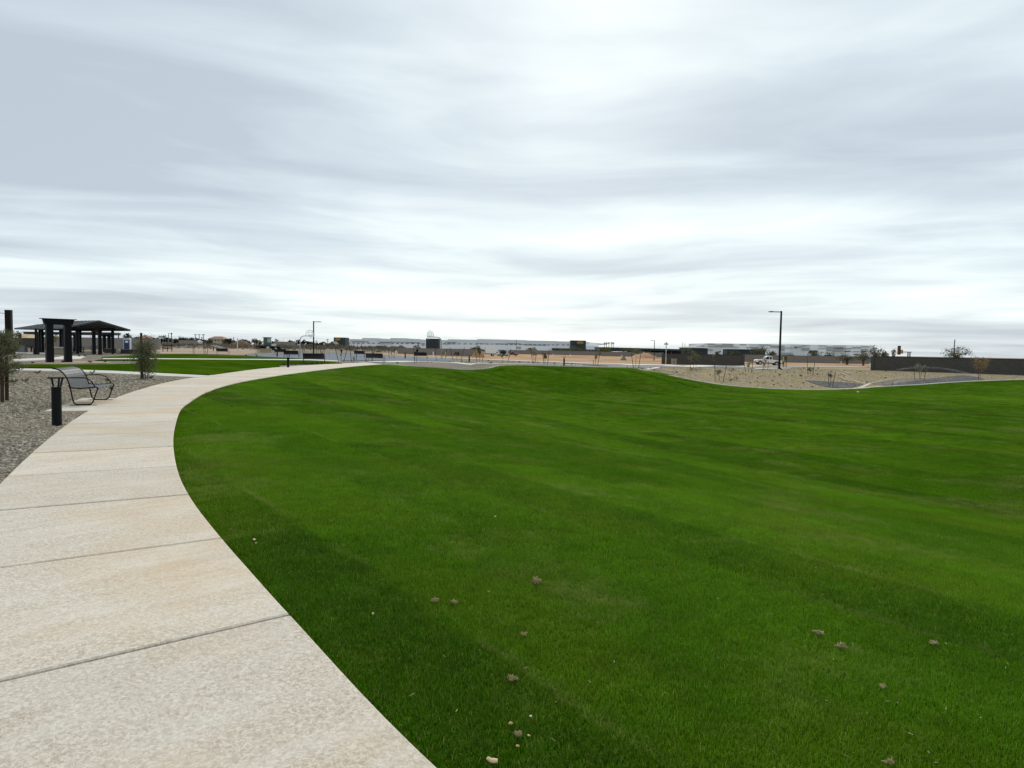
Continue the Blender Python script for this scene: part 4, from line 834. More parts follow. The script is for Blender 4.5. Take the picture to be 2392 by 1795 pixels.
# ------------------------------------------------------------------ benches
def make_bench():
    r = thing('park_bench', (0, 0, 0), 'x', 'bench', 'metal park benches'); L = 1.72
    # local frame: x towards the sitter's front, y along the bench
    back = [(-.005, .44), (-.03, .54), (-.06, .63), (-.10, .72), (-.155, .795), (-.225, .855), (-.31, .885), (-.36, .885)]
    seat = [(-.005, .43), (.10, .415), (.22, .41), (.34, .42), (.44, .435), (.53, .44), (.585, .42)]
    def slats(name, prof, n, gap):
        d = np.r_[0, np.cumsum([math.hypot(prof[k+1][0]-prof[k][0], prof[k+1][1]-prof[k][1]) for k in range(len(prof)-1)])]; xs = np.array(prof)
        for k in range(n):
            a, e = d[-1]*k/n+gap/2, d[-1]*(k+1)/n-gap/2; s = np.linspace(a, e, 3); X = np.interp(s, d, xs[:, 0]); Z = np.interp(s, d, xs[:, 1]); b = MB()
            pr = [(X[j], Z[j]) for j in range(3)]+[(X[j]-.004, Z[j]-.006) for j in (2, 1, 0)]; b.prism(pr, -L/2+.02, L/2-.02); b.build(name, M_bench, r)
    slats('back_slat', back, 8, .007); slats('seat_slat', seat, 9, .004)
    for y in (-.58, -.29, 0, .29, .58):
        b = MB(); b.tube([(x-.012, y, z-.008) for x, z in back], .009, 4); b.tube([(x, y, z-.012) for x, z in seat], .009, 4); b.build('rib', M_bench, r)
    for s in (-1, 1):
        y = s*(L/2); b = MB()
        b.tube([(x, y, z) for x, z in back[::-1]]+[(0, y, .43)]+[(x, y, z) for x, z in seat[1:]], .016, 8); b.build('end_frame', M_black, r, True)
        b = MB(); b.tube([(-.03, y, .5), (0, y, .40), (.05, y, .12), (.075, y, .05), (.12, y, .02), (.2, y, .016), (.37, y, .016), (.43, y, .03), (.47, y, .08), (.54, y, .30), (.585, y, .42)], .016, 8); b.build('leg_loop', M_black, r, True)
        b = MB(); b.tube([(-.10, y, .66), (-.02, y, .665), (.2, y, .672), (.3, y, .665), (.39, y, .63), (.45, y, .575), (.49, y, .50), (.52, y, .435)], .014, 8); b.build('armrest', M_black, r, True)
        b = MB(); b.box((.27, y, .004), (.56, .045, .008)); b.build('contact_shadow_strip', M_black, r)  # thin black strip standing in for the contact shadow under the leg loop
    return r
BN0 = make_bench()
def bench_at(px, py, heading, label, first=False, sc=1.0):
    p = at(px, py); o = BN0 if first else copy_tree(BN0, p); o.location = (p.x, p.y, p.z); o.rotation_euler = (0, 0, heading); o['label'] = label; o.scale = (sc,)*3
    return o
A = at(163, 948); Bq = at(210, 934); ax_ = (Bq-A); hd = math.atan2(ax_.y, ax_.x)-PI/2
c = (A+Bq)/2; BN0.location = (c.x, c.y, .0); BN0.rotation_euler = (0, 0, hd); BN0['label'] = 'nearest charcoal metal bench on its concrete pad beside the path'
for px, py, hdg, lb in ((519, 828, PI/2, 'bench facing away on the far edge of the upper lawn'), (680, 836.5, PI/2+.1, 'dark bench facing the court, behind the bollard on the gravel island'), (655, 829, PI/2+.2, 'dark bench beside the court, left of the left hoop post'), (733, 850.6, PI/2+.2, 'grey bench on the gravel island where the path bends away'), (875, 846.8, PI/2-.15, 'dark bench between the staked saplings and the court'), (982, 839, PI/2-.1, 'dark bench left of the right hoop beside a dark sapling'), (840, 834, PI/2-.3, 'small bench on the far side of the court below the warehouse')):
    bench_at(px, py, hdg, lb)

# ================================================================== PLANTS
def leaf_cloud(mb, c, r, n, size, rng, flat=.8, hole=.0, stretch=1.0):
    """leaf-sized quads spread through lumpy clumps"""
    c = np.array(c); r = np.array(r)
    nc = max(4, n//28); cc = rng.normal(0, .42, (nc, 3)); cc /= np.maximum(1, np.linalg.norm(cc, axis=1)/.85)[:, None]
    for k in range(n):
        q = cc[k % nc]+rng.normal(0, .17, 3); p = c+q*r
        a = Vector(rng.normal(0, 1, 3)).normalized(); u = a.orthogonal().normalized(); w = a.cross(u)*stretch; s = size*rng.uniform(.6, 1.3); P = Vector(p)
        mb.add([P-u*s*.5, P+w*s*.5, P+u*s*.5, P-w*s*.5], [(0, 1, 2, 3)])
M_leafolive = leaf_mat('olive_leaves', (.12, .125, .06), (.23, .23, .125)); M_leafgrey = leaf_mat('grey_green_leaves', (.19, .195, .13), (.33, .335, .24)); M_leafdkol = leaf_mat('dark_olive_leaves', (.09, .1, .045), (.21, .22, .11)); M_leafdark = leaf_mat('dark_leaves', (.025, .034, .018), (.06, .075, .035)); M_leafbrown = leaf_mat('russet_leaves', (.26, .16, .075), (.42, .31, .17)); M_leafgreen = leaf_mat('mid_green_leaves', (.08, .1, .045), (.17, .2, .09)); M_leaftan = leaf_mat('tan_dry_leaves', (.26, .22, .13), (.4, .35, .22)); M_purple = leaf_mat('purple_leaves', (.16, .09, .12), (.25, .16, .18))
def sapling(px, py, ytop, wpx, label, leaf, stakes=(), nleaf=160, lsize=None, name='young_tree', cat='tree', trunk=.02, ybot=None, multi=1, group='young staked trees'):
    """a newly planted tree tied between stakes; stakes are (foot px, foot py, top px, top py)"""
    p = at(px, py); k = px2(p.y); rng = np.random.default_rng(int(px*7+py*13)); H = max(.3, pt(px, ytop, p.y).z-p.z); w = wpx*k
    r = thing(name, p, label, cat, group); zb_ = H*.42 if ybot is None else pt(px, ybot, p.y).z-p.z
    for s in range(multi):
        dx_ = (s-(multi-1)/2)*.22*w; b = MB(); b.tube([(dx_*.3, 0, -.05), (dx_*.6+rng.normal(0, .02), rng.normal(0, .02), H*.35), (dx_+rng.normal(0, .05), rng.normal(0, .05), H*.72), (dx_+rng.normal(0, .06), 0, H*.95)], [trunk*1.3, trunk, trunk*.6, trunk*.25], 6); tr = b.build('trunk', M_bark, r)
        b = MB()
        for j in range(9):
            z = zb_+(H*.9-zb_)*rng.uniform(0, .8); a = rng.uniform(0, 2*PI); l = w*rng.uniform(.25, .5); b.tube([(dx_*.8, 0, z), (dx_*.8+l*.5*math.cos(a), l*.5*math.sin(a), z+l*.35), (dx_*.8+l*math.cos(a), l*math.sin(a), z+l*.6)], [trunk*.4, trunk*.28, trunk*.15], 4)
        b.build('branches', M_bark, tr)
    if nleaf:
        b = MB(); leaf_cloud(b, (0, 0, (zb_+H)/2), (w*.5, w*.5, (H-zb_)*.55), int(nleaf*(1 if lsize else 1.9)), lsize or max(.05, 1.9*k), rng); b.build('foliage', leaf, r)
    for fx, fy, tx, ty in stakes:
        f = at(fx, fy)-p; tq = pt(tx, ty, p.y+f.y)-p; b = MB(); b.tube([f-Vector((0, 0, .1)), tq], max(.028, .55*k), 7); b.build('stake', M_stake, r)
        q = f.lerp(tq, .7); b = MB(); b.tube([q, (0, 0, max(.2, q.z-.03))], .008, 4); b.build('tie', M_black, r)
    return r
# right of centre, on the bank and beyond
sapling(1680, 888, 862, 20, 'grey leafed young tree between two dark stakes near the lawn edge of the right bank', M_leafgrey, ((1670.7, 891.5, 1669.6, 834), (1688.8, 892.5, 1696.8, 854.5)), 150, ybot=876)
sapling(1749, 869.5, 842, 20, 'thin young tree between leaning stakes left of the white pickup', M_leaftan, ((1742, 869.5, 1736.3, 834.5), (1755, 871, 1760.5, 836.5)), 90)
sapling(1787, 864.5, 842, 12, 'dark stemmed young tree in front of the white pickup doors', M_leafbrown, ((1783, 865, 1782, 836.5), (1793, 864, 1795.5, 844)), 60)
sapling(1834, 860, 832, 9, 'young tree between stakes just right of the black street lamp', M_leafgreen, ((1831, 860.5, 1828.5, 833), (1837, 860.5, 1838, 832.5)), 60)
sapling(1893, 872, 858, 14, 'grey leafed young tree between two tall stakes in the middle of the right bank', M_leafgrey, ((1887.6, 875, 1885, 834.5), (1898.2, 876.5, 1903.5, 847)), 140, ybot=868)
sapling(1939.5, 902, 868, 12, 'pale green young tree between stakes on the dark rock apron', M_leafgrey, ((1937, 904, 1934.5, 868.5), (1944.3, 904.5, 1951.8, 868.5)), 110)
sapling(2149, 886, 850, 34, 'feathery young tree between stakes before the right wall, left of the spray', M_leafgrey, ((2138, 889, 2134, 864), (2157.5, 889, 2164, 862)), 300, multi=2)
sapling(2287.5, 884, 832, 40, 'russet leafed tree in front of the long dark right wall', M_leafbrown, (), 420, ybot=866, multi=2)
sapling(2080, 866.5, 834, 30, 'green young tree against the left end of the long dark right wall', M_leafgreen, (), 360, ybot=858, multi=2)
sapling(1620, 860.5, 823, 32, 'grey green young tree leaning on two stakes before the dark middle wall', M_leafolive, ((1614.5, 862, 1609, 842), (1625.5, 857.5, 1627, 842)), 240, ybot=845)
sapling(1668, 858, 826, 9, 'thin sapling against the right half of the dark middle wall', M_leafgrey, (), 70)
sapling(1485, 859.3, 812, 38, 'broad topped young tree between two long leaning stakes before the pale wall', M_leafolive, ((1480.2, 860.2, 1474.6, 826), (1491.2, 860, 1497.3, 825)), 210, ybot=826)
sapling(1391, 853, 824, 15, 'tan leafed sapling with one leaning stake right of the lone bollard', M_leaftan, ((1386, 854.3, 1386, 841), (1395.5, 854.3, 1401.7, 825)), 120)
sapling(1273, 850.2, 824, 13, 'olive sapling between leaning stakes left of the lone bollard', M_leafolive, ((1270.8, 851.2, 1266.8, 822), (1278.5, 852.2, 1283.2, 817.5)), 150)
sapling(1247, 848, 813, 18, 'sapling with tan low leaves between stakes in front of the orange dirt', M_leaftan, ((1244.4, 848.3, 1239.8, 813.5), (1250.4, 847.8, 1253.2, 817.8)), 150)
sapling(1174, 846.6, 816, 22, 'bushy dark sapling with one leaning stake before the parked trucks', M_leafdark, ((1185.5, 848.3, 1193.7, 815.5),), 190)
sapling(1120.5, 845.8, 808, 14, 'dense upright sapling between stakes left of the white box truck', M_leafolive, ((1114.7, 846, 1109, 814), (1125.4, 847, 1133.7, 811.5)), 260)
sapling(1067, 841, 822, 14, 'dark tufted sapling with wide stakes right of the right hoop', M_leafdark, ((1058.7, 841, 1051, 811.5), (1076.2, 841.5, 1085, 811.5)), 80)
sapling(1034, 841, 818, 6, 'bare sapling with two stakes beside the right hoop post', M_leaftan, ((1019.2, 843.5, 1017, 813), (1040.2, 840.5, 1044.2, 815.5)), 24)
sapling(973, 846.5, 814, 9, 'dark sapling tied to a tall stake left of the right hoop', M_leafdark, ((968.8, 848.6, 966, 809.8),), 110, ybot=826)
sapling(915, 838, 815, 8, 'bare sapling cluster on the far side of the court before the grey wall', M_leaftan, ((910, 838, 907, 815), (920, 838, 921.5, 815)), 24)
# group in the middle left
sapling(796.5, 845.2, 815, 6, 'dark sapling between splayed stakes, right of the white cabinet', M_leafdark, ((791.5, 846.2, 781.8, 808), (802.3, 845.2, 810.7, 818)), 70)
sapling(826, 846.3, 834, 8, 'bare trunked sapling among the tall splayed stakes left of the bench', M_leafbrown, ((821.3, 845.6, 816, 804), (832, 841.5, 836.4, 801.5), (855, 844.3, 844, 805)), 30)
sapling(870, 844.5, 817, 7, 'bare sapling with a leaning stake across the dark bench', M_leaftan, ((866.5, 845.2, 876.6, 813),), 24)
sapling(711, 833.5, 806, 6, 'bare brown sapling right of the left hoop post', M_leaftan, ((709, 834, 706, 806),), 20)
sapling(689, 831, 806, 6, 'bare brown sapling left of the left hoop post', M_leaftan, (), 20)
sapling(744, 832, 808, 6, 'bare brown sapling right of the bronze street lamp', M_leaftan, ((740, 832, 738, 808), (747, 832, 750, 810)), 18)
sapling(758, 831.5, 810, 5, 'bare brown sapling left of the white utility cabinet', M_leaftan, (), 16)
sapling(455, 827, 800, 8, 'bare sapling on the pink dirt left of the far bench', M_leaftan, ((452, 827, 450, 803),), 26)
sapling(480, 827.6, 798, 8, 'bare sapling between stakes beyond the upper lawn', M_leaftan, ((477, 827.6, 475, 800), (484, 827.6, 486, 802)), 26)
sapling(598, 830, 800, 9, 'bare sapling in front of the backhoe', M_leaftan, (), 30)
# left side
sapling(340, 884.5, 791, 60, 'dense dark shrub tied to a brown stake on the gravel beside the side walk', M_leafdkol, (), 5200, .042, name='staked_shrub', cat='shrub', ybot=877, multi=3, trunk=.017)
sapling(33.5, 835.4, 783, 22, 'slender olive tree with a forked trunk by the shelter walk', M_leafolive, (), 420, .1, ybot=824, multi=2, trunk=.04)
sapling(107, 826, 803, 9, 'small grey green tree beside the near swing, under the shelter', M_leafolive, (), 60)
sapling(183, 824, 800, 9, 'small tree in front of the shelter columns right of the near swing', M_leafolive, (), 70)
p = at(331, 884); stk = thing('tree_stake', p, 'tall round brown stake standing in the dense dark shrub', 'stake'); H = pt(331, 778, p.y).z-p.z; b = MB(); b.tube([(0, 0, -.1), (0, 0, H)], .05, 10); b.build('pole', M_wood, stk)
for px, py, yt, lb in ((5, 936, 884, 'left brown lodgepole stake under the feathery tree at the left edge'), (16, 932, 880, 'right brown lodgepole stake under the feathery tree at the left edge')):
    p = at(px, py); r = thing('tree_stake', p, lb, 'stake', 'stakes of the left edge tree'); H = pt(px, yt-45, p.y).z-p.z; b = MB(); b.tube([(0, 0, -.1), (.02, 0, H)], .043, 10); b.build('pole', M_wood, r)
# feathery tree cut by the left edge
p = at(2, 934); p.x -= .1; k = px2(p.y); rng = np.random.default_rng(5); ft = thing('feathery_tree', p, 'feathery grey green tree with two stakes cut off by the left edge', 'tree')
b = MB(); b.tube([(0, 0, 0), (.03, 0, .6), (-.05, .03, 1.2), (0, 0, 1.75)], [.035, .03, .02, .008], 8); b.build('trunk', M_bark, ft, True)
bb = MB(); fl = MB()
for j in range(170):
    z = .32+1.35*rng.uniform()**.8; a = rng.uniform(0, 2*PI); l = (.72*(1-.5*max(0, z-.9)))*rng.uniform(.45, 1.0)
    P0 = Vector((0, 0, z)); P2_ = P0+Vector((l*math.cos(a), l*math.sin(a), l*rng.uniform(.15, .7))); P1_ = (P0+P2_)/2+Vector((0, 0, .05)); bb.tube([P0, P1_, P2_], [.008, .006, .003], 4)
    for q in range(40):
        u = rng.uniform(.2, 1.05); c_ = P0.lerp(P2_, u)+Vector(rng.normal(0, .035, 3)); d = ((P2_-P0).normalized()+Vector(rng.normal(0, .55, 3))).normalized(); w = d.orthogonal().normalized()*rng.uniform(.006, .011); ln = rng.uniform(.05, .1)
        fl.add([c_-w, c_+w, c_+d*ln], [(0, 1, 2)])
bb.build('branches', M_bark, ft); fl.build('foliage', leaf_mat('feathery_leaves', (.11, .125, .06), (.24, .25, .14)), ft)

# small shrubs: each one a thing
def make_shrub(seed, leaf, n=70, tuftlike=False):
    rng = np.random.default_rng(seed); r = thing('small_shrub', (0, 0, -50), 'x', 'shrub'); b = MB()
    if tuftlike:
        for j in range(n):
            a = rng.uniform(0, 2*PI); l = rng.uniform(.5, 1.0); e = rng.uniform(.2, 1.3); d = Vector((math.cos(a)*math.cos(e), math.sin(a)*math.cos(e), math.sin(e))); w = d.orthogonal().normalized()*.03; b.add([-w, w, d*l*.6+w*.8, d*l, d*l*.6-w*.8], [(0, 1, 2, 3, 4)])
    else: leaf_cloud(b, (0, 0, .42), (.5, .5, .42), n, .2, rng)
    b.build('foliage', leaf, r); b = MB()
    for j in range(5): a = 2*PI*j/5; b.tube([(0, 0, -.1), (.2*math.cos(a), .2*math.sin(a), .35), (.33*math.cos(a+.3), .33*math.sin(a+.3), .6)], [.02, .015, .006], 4)
    b.build('stems', M_bark, r); return r
M_shbrown = leaf_mat('brown_shrub_leaves', (.05, .036, .024), (.13, .095, .06)); M_shgreen = leaf_mat('green_shrub_leaves', (.03, .045, .02), (.08, .1, .045))
protos = [make_shrub(1, M_shbrown, 80), make_shrub(2, M_shgreen, 80), make_shrub(3, M_shbrown, 60, True), make_shrub(4, M_shgreen, 60, True)]
used = set()
def shrub(px, py, wpx, kind, label, group, hs=.9):
    p = at(px, py); k = px2(p.y)*wpx
    if kind in used: o = copy_tree(protos[kind], p, random.uniform(0, 6))
    else: o = protos[kind]; used.add(kind); o.location = p
    o.rotation_euler = (0, 0, random.uniform(0, 6)); o.scale = (k, k, k*hs); o['label'] = label; o['group'] = group
F5 = lambda x, y: (1640+x/10.055, 830+(y+18)/10.055)
F6 = lambda x, y: (1860+x/10.055, 830+(y+18)/10.055)
GB = 'small shrubs planted on the right gravel bank'
for q, kd, w, lb in (((185, 460), 0, 5.5, 'dark shrub on the bank just left of the two tall stakes near the lawn'), ((735, 340), 0, 6.5, 'large dark shrub high on the bank below the right end of the dark middle wall'), ((690, 395), 0, 4.5, 'dark shrub just below the large one under the end of the middle wall'), ((655, 460), 0, 5.5, 'lowest of the three dark shrubs right of the stakes by the lawn'), ((665, 580), 2, 4.5, 'faint brown shrub low on the bank right of the two lawn edge stakes'), ((810, 545), 2, 3.5, 'tiny brown shrub between the stakes and the thin tree on the bank'), ((1020, 465), 0, 5.5, 'dark shrub at the foot of the thin tree left of the pickup'), ((1130, 640), 2, 4.5, 'brown shrub low on the bank below the thin tree'), ((1175, 380), 0, 4.5, 'dark shrub beside the right stake of the thin tree'), ((1225, 415), 1, 3.5, 'narrow green shrub right of the thin tree'), ((1310, 540), 0, 6.0, 'round dark shrub mid bank below the front of the pickup'), ((1295, 610), 2, 4.5, 'faint brown shrub under the round dark one'), ((1420, 350), 0, 6.0, 'dark shrub at the curb beside the stem in front of the pickup'), ((1590, 335), 0, 4.0, 'flat dark shrub on the curb below the pickup rear wheel'), ((1730, 390), 0, 4.8, 'dark shrub left of the lamp post foot'), ((1820, 475), 0, 8.0, 'largest brown shrub on the bank, below the black street lamp'), ((1700, 510), 0, 5.0, 'brown shrub just left of the largest one'), ((1650, 590), 2, 4.5, 'faint shrub down slope of the pair below the lamp'), ((1680, 685), 2, 4.5, 'brown shrub lowest on the bank under the street lamp'), ((1865, 340), 1, 6.0, 'flat green shrub right of the lamp post foot'), ((2035, 350), 0, 4.0, 'dark shrub right of the staked tree beside the lamp'), ((1990, 405), 0, 4.8, 'dark shrub under the staked tree beside the lamp'), ((2170, 395), 0, 4.5, 'dark shrub near the far walk, right of the street lamp'), ((2110, 485), 0, 5.0, 'brown shrub right of the largest one on the bank'), ((2095, 715), 2, 5.0, 'brown shrub close to the mowing curb right of the lamp')):
    shrub(*F5(*q), w, kd, lb, GB)
for q, kd, w, lb in (((60, 300), 0, 4.0, 'dark shrub at the walk left of the tall middle stakes'), ((105, 325), 2, 3.5, 'thin shrub just below the walk left of the middle stakes'), ((165, 380), 0, 3.5, 'dark shrub left of the middle stakes, half way up the bank'), ((180, 290), 2, 4.0, 'flat shrub on the walk edge beside the middle stakes'), ((505, 305), 0, 5.0, 'dark shrub at the walk right of the middle stakes'), ((460, 355), 0, 4.0, 'dark shrub just under the one right of the middle stakes'), ((500, 440), 2, 5.0, 'brown shrub right of the foot of the middle stakes'), ((620, 440), 0, 4.5, 'brown shrub left of the rock apron trees top'), ((610, 370), 0, 4.5, 'dark shrub between the middle stakes and the rock apron stakes'), ((105, 480), 2, 6.0, 'wide faint shrub left of the foot of the middle stakes'), ((170, 640), 2, 5.5, 'brown shrub left of the tip of the dark rock apron'), ((375, 735), 2, 5.0, 'tan shrub close to the lawn below the tip of the rock apron'), ((810, 380), 1, 4.5, 'green shrub above the rock apron stakes'), ((1130, 355), 1, 4.0, 'low green shrub at the head of the gravel rills'), ((1410, 405), 0, 4.0, 'dark shrub above the drain, left of the right wall'), ((1490, 380), 1, 4.5, 'green shrub near the left end of the right wall'), ((2100, 380), 1, 4.5, 'green shrub below the tree at the left end of the right wall'), ((2100, 520), 2, 5.0, 'flat brown shrub on the slope left of the feathery tree'), ((2035, 650), 0, 4.5, 'dark shrub near the spillway right of the drain')):
    shrub(*F6(*q), w, kd, lb, GB)
GC = 'low plants along the rim of the lawn'
for px, py, w, kd, lb in ((1147, 849.6, 9, 2, 'flat brown plant on the gravel dip left of the dark bushy sapling'), (1192, 847.8, 4.5, 0, 'left plant of the dark pair right of the bushy sapling'), (1199.5, 847.8, 4.5, 0, 'right plant of the dark pair right of the bushy sapling'), (1214.5, 848.2, 6, 1, 'dark green plant midway between the bushy and tan leafed saplings'), (1234.5, 849, 4, 1, 'small upright plant left of the tan leafed sapling'), (1246, 849.6, 6, 0, 'brown plant at the foot of the tan leafed sapling'), (1256, 850, 5, 0, 'brown plant right of the foot of the tan leafed sapling'), (1295, 852, 7, 1, 'round dark plant left of the lone bollard'), (1335, 853.3, 6, 1, 'round green plant right of the lone bollard'), (1344, 853.6, 5, 0, 'second plant right of the lone bollard'), (1364, 854.6, 4.5, 1, 'pale green plant between the lone bollard and the next sapling'), (1465, 859.5, 5, 0, 'reddish plant left of the two long stakes'), (1488, 863.3, 6, 0, 'dark plant at the foot of the two long stakes'), (1502, 862.5, 5, 0, 'dark plant right of the two long stakes'), (1519.5, 862.5, 5, 0, 'dark plant second to the right of the two long stakes'), (1513, 866.5, 5, 0, 'dark plant close to the mowing curb right of the long stakes'), (1528, 866.5, 5.5, 0, 'dark plant by the mowing curb below the thin lamp post'), (1545, 860.6, 4, 1, 'green plant left of the street sign foot'), (1551, 865.5, 4, 2, 'tan plant below the street sign'), (1573, 861.6, 3.5, 0, 'plant right of the street sign at the road edge'), (1581, 871.5, 6, 2, 'tan plant on the bank below the street sign'), (1616, 864.5, 6, 0, 'dark plant at the foot of the tree before the middle wall'), (998.5, 848.3, 4.5, 1, 'green plant left of the court corner below the hoop'), (1008.5, 847.9, 3.5, 1, 'small green plant below the right hoop'), (987, 847.4, 3.5, 0, 'small brown plant left of the court corner'), (928, 851, 8, 0, 'flat dark plant at the tip of the lawn where the near walk begins'), (1049.5, 846.8, 3.5, 1, 'small plant right of the right hoop foot'), (1078, 847, 6, 1, 'green plant left of the bollard by the hoop'), (1089, 848.2, 5, 0, 'brown plant just left of the bollard by the hoop'), (1140, 845, 6, 0, 'dark low plant behind the dense upright sapling')):
    shrub(px, py, w, kd, lb, GC)
GL = 'low plants around the swings and the gravel island'
for px, py, w, kd, lb in ((76, 849, 7, 3, 'purplish plant left of the near swing post'), (146.5, 847, 8, 3, 'green plant between the near swing posts'), (210, 847.5, 10, 2, 'brown plant right of the near swing on the orange strip'), (246, 846.5, 7, 3, 'leaning green plant at the end of the orange strip'), (290, 844.5, 7, 3, 'left green plant on the gravel behind the lower lawn'), (298, 844, 6, 3, 'right green plant on the gravel behind the lower lawn'), (186, 834, 7, 1, 'dark plant in the gravel beside the swing plaza'), (197, 833.8, 7, 1, 'dark plant right of the swing plaza'), (664.5, 854, 8, 1, 'leafy plant left of the bollard on the gravel island'), (682, 853.5, 7, 1, 'leafy plant right of the bollard on the gravel island'), (690, 853, 6, 3, 'spiky plant on the gravel island between bollard and grey bench'), (714, 851.5, 7, 1, 'leafy plant left of the grey bench'), (727, 851.6, 7, 1, 'leafy plant under the grey bench'), (741, 850.8, 7, 1, 'leafy plant under the right end of the grey bench'), (752, 851, 8, 1, 'leafy plant right of the grey bench'), (766, 850, 6, 1, 'last leafy plant at the tip of the gravel island'), (430, 829.5, 4, 2, 'small dry plant on the far edge of the upper lawn'), (575, 832, 5, 3, 'grey plant left of the court, beside the upper lawn'), (600, 832.6, 5, 3, 'grey plant at the left corner of the court')):
    shrub(px, py, w, kd, lb, GL)
GN = 'sparse plants in the gravel around the bench'
def sprig(px, py, w, label, n=6):
    p = at(px, py); k = px2(p.y)*w; rng = np.random.default_rng(int(px)); r = thing('spiky_plant', p, label, 'plant', GN); b = MB(); f = MB()
    for j in range(n):
        a = rng.uniform(0, 2*PI); l = k*rng.uniform(.35, .6); Pq = [Vector((0, 0, 0)), Vector((math.cos(a)*l*.5, math.sin(a)*l*.5, l*.45)), Vector((math.cos(a)*l, math.sin(a)*l, l*rng.uniform(.5, 1.0)))]; b.tube(Pq, [.008, .006, .003], 4)
        for q in range(26):
            u = rng.uniform(.2, 1); c_ = Pq[0].lerp(Pq[2], u)+Vector((0, 0, l*.12*(1-abs(2*u-1)))); d = Vector(rng.normal(0, 1, 3)).normalized(); w_ = d.orthogonal().normalized()*.012; f.add([c_-w_, c_+w_, c_+d*.05], [(0, 1, 2)])
    b.build('stems', M_bark, r); f.build('foliage', M_leafolive, r)
sprig(58, 893, 22, 'forked grey plant in the gravel right of the left edge tree'); sprig(33, 894, 14, 'small plant in the gravel beside the left edge stakes'); sprig(88, 873.5, 16, 'low branching plant at the side walk behind the bench'); sprig(216, 873.6, 18, 'arching plant at the side walk right of the bench back', 5); sprig(262, 909, 9, 'tiny plant in the gravel right of the bench'); sprig(352, 884.5, 10, 'small plant at the foot of the dense dark shrub'); sprig(250, 890, 9, 'tiny plant in the gravel behind the bench arm')

# ------------------------------------------------------------------ trees and palms behind
def far_tree(px, ytop, wpx, Y, leaf, label, n=260, squat=.8, group='trees on the horizon', bare=False):
    p = gnd(px, Y); k = px2(Y); H = pt(px, ytop, Y).z-p.z; w = 1.3*wpx*k; rng = np.random.default_rng(int(px*3+Y)); r = thing('far_tree', p, label, 'tree', group)
    b = MB(); b.tube([(0, 0, -.3), (0, 0, H*.35), (.1*w*.3, 0, H*.7)], [w*.035+.1, w*.03+.08, .05], 6); tr = b.build('trunk', M_bark, r)
    b = MB()
    for j in range(14 if bare else 7): a = 2*PI*j/7+rng.uniform(-.3, .3); l = w*rng.uniform(.14, .29); z0 = H*rng.uniform(.2, .4); b.tube([(0, 0, z0), (l*.5*math.cos(a), l*.5*math.sin(a), z0+(H-z0)*.45), (l*math.cos(a), l*math.sin(a), z0+(H-z0)*rng.uniform(.5, .78))], ([.06, .04, .02] if bare else [.12, .08, .04]), 4)
    b.build('limbs', M_bark, tr)
    b = MB(); leaf_cloud(b, (0, 0, H*(1-squat/2)), (w*.5, w*.42, H*squat*.52), int(n*2.1), max(.13, 2.15*k), rng); b.build('crown', leaf, r); return r
M_olv = leaf_mat('desert_olive_crown', (.1, .1, .055), (.2, .19, .115), .15); M_drk = leaf_mat('evergreen_crown', (.02, .03, .016), (.05, .065, .035), .15); M_brs = leaf_mat('grey_brush_crown', (.13, .115, .075), (.22, .2, .14), .15); M_brn = leaf_mat('brown_brush_crown', (.15, .115, .08), (.23, .18, .13), .15)
M_yel = leaf_mat('yellow_green_crown', (.11, .11, .035), (.2, .19, .08), .15)
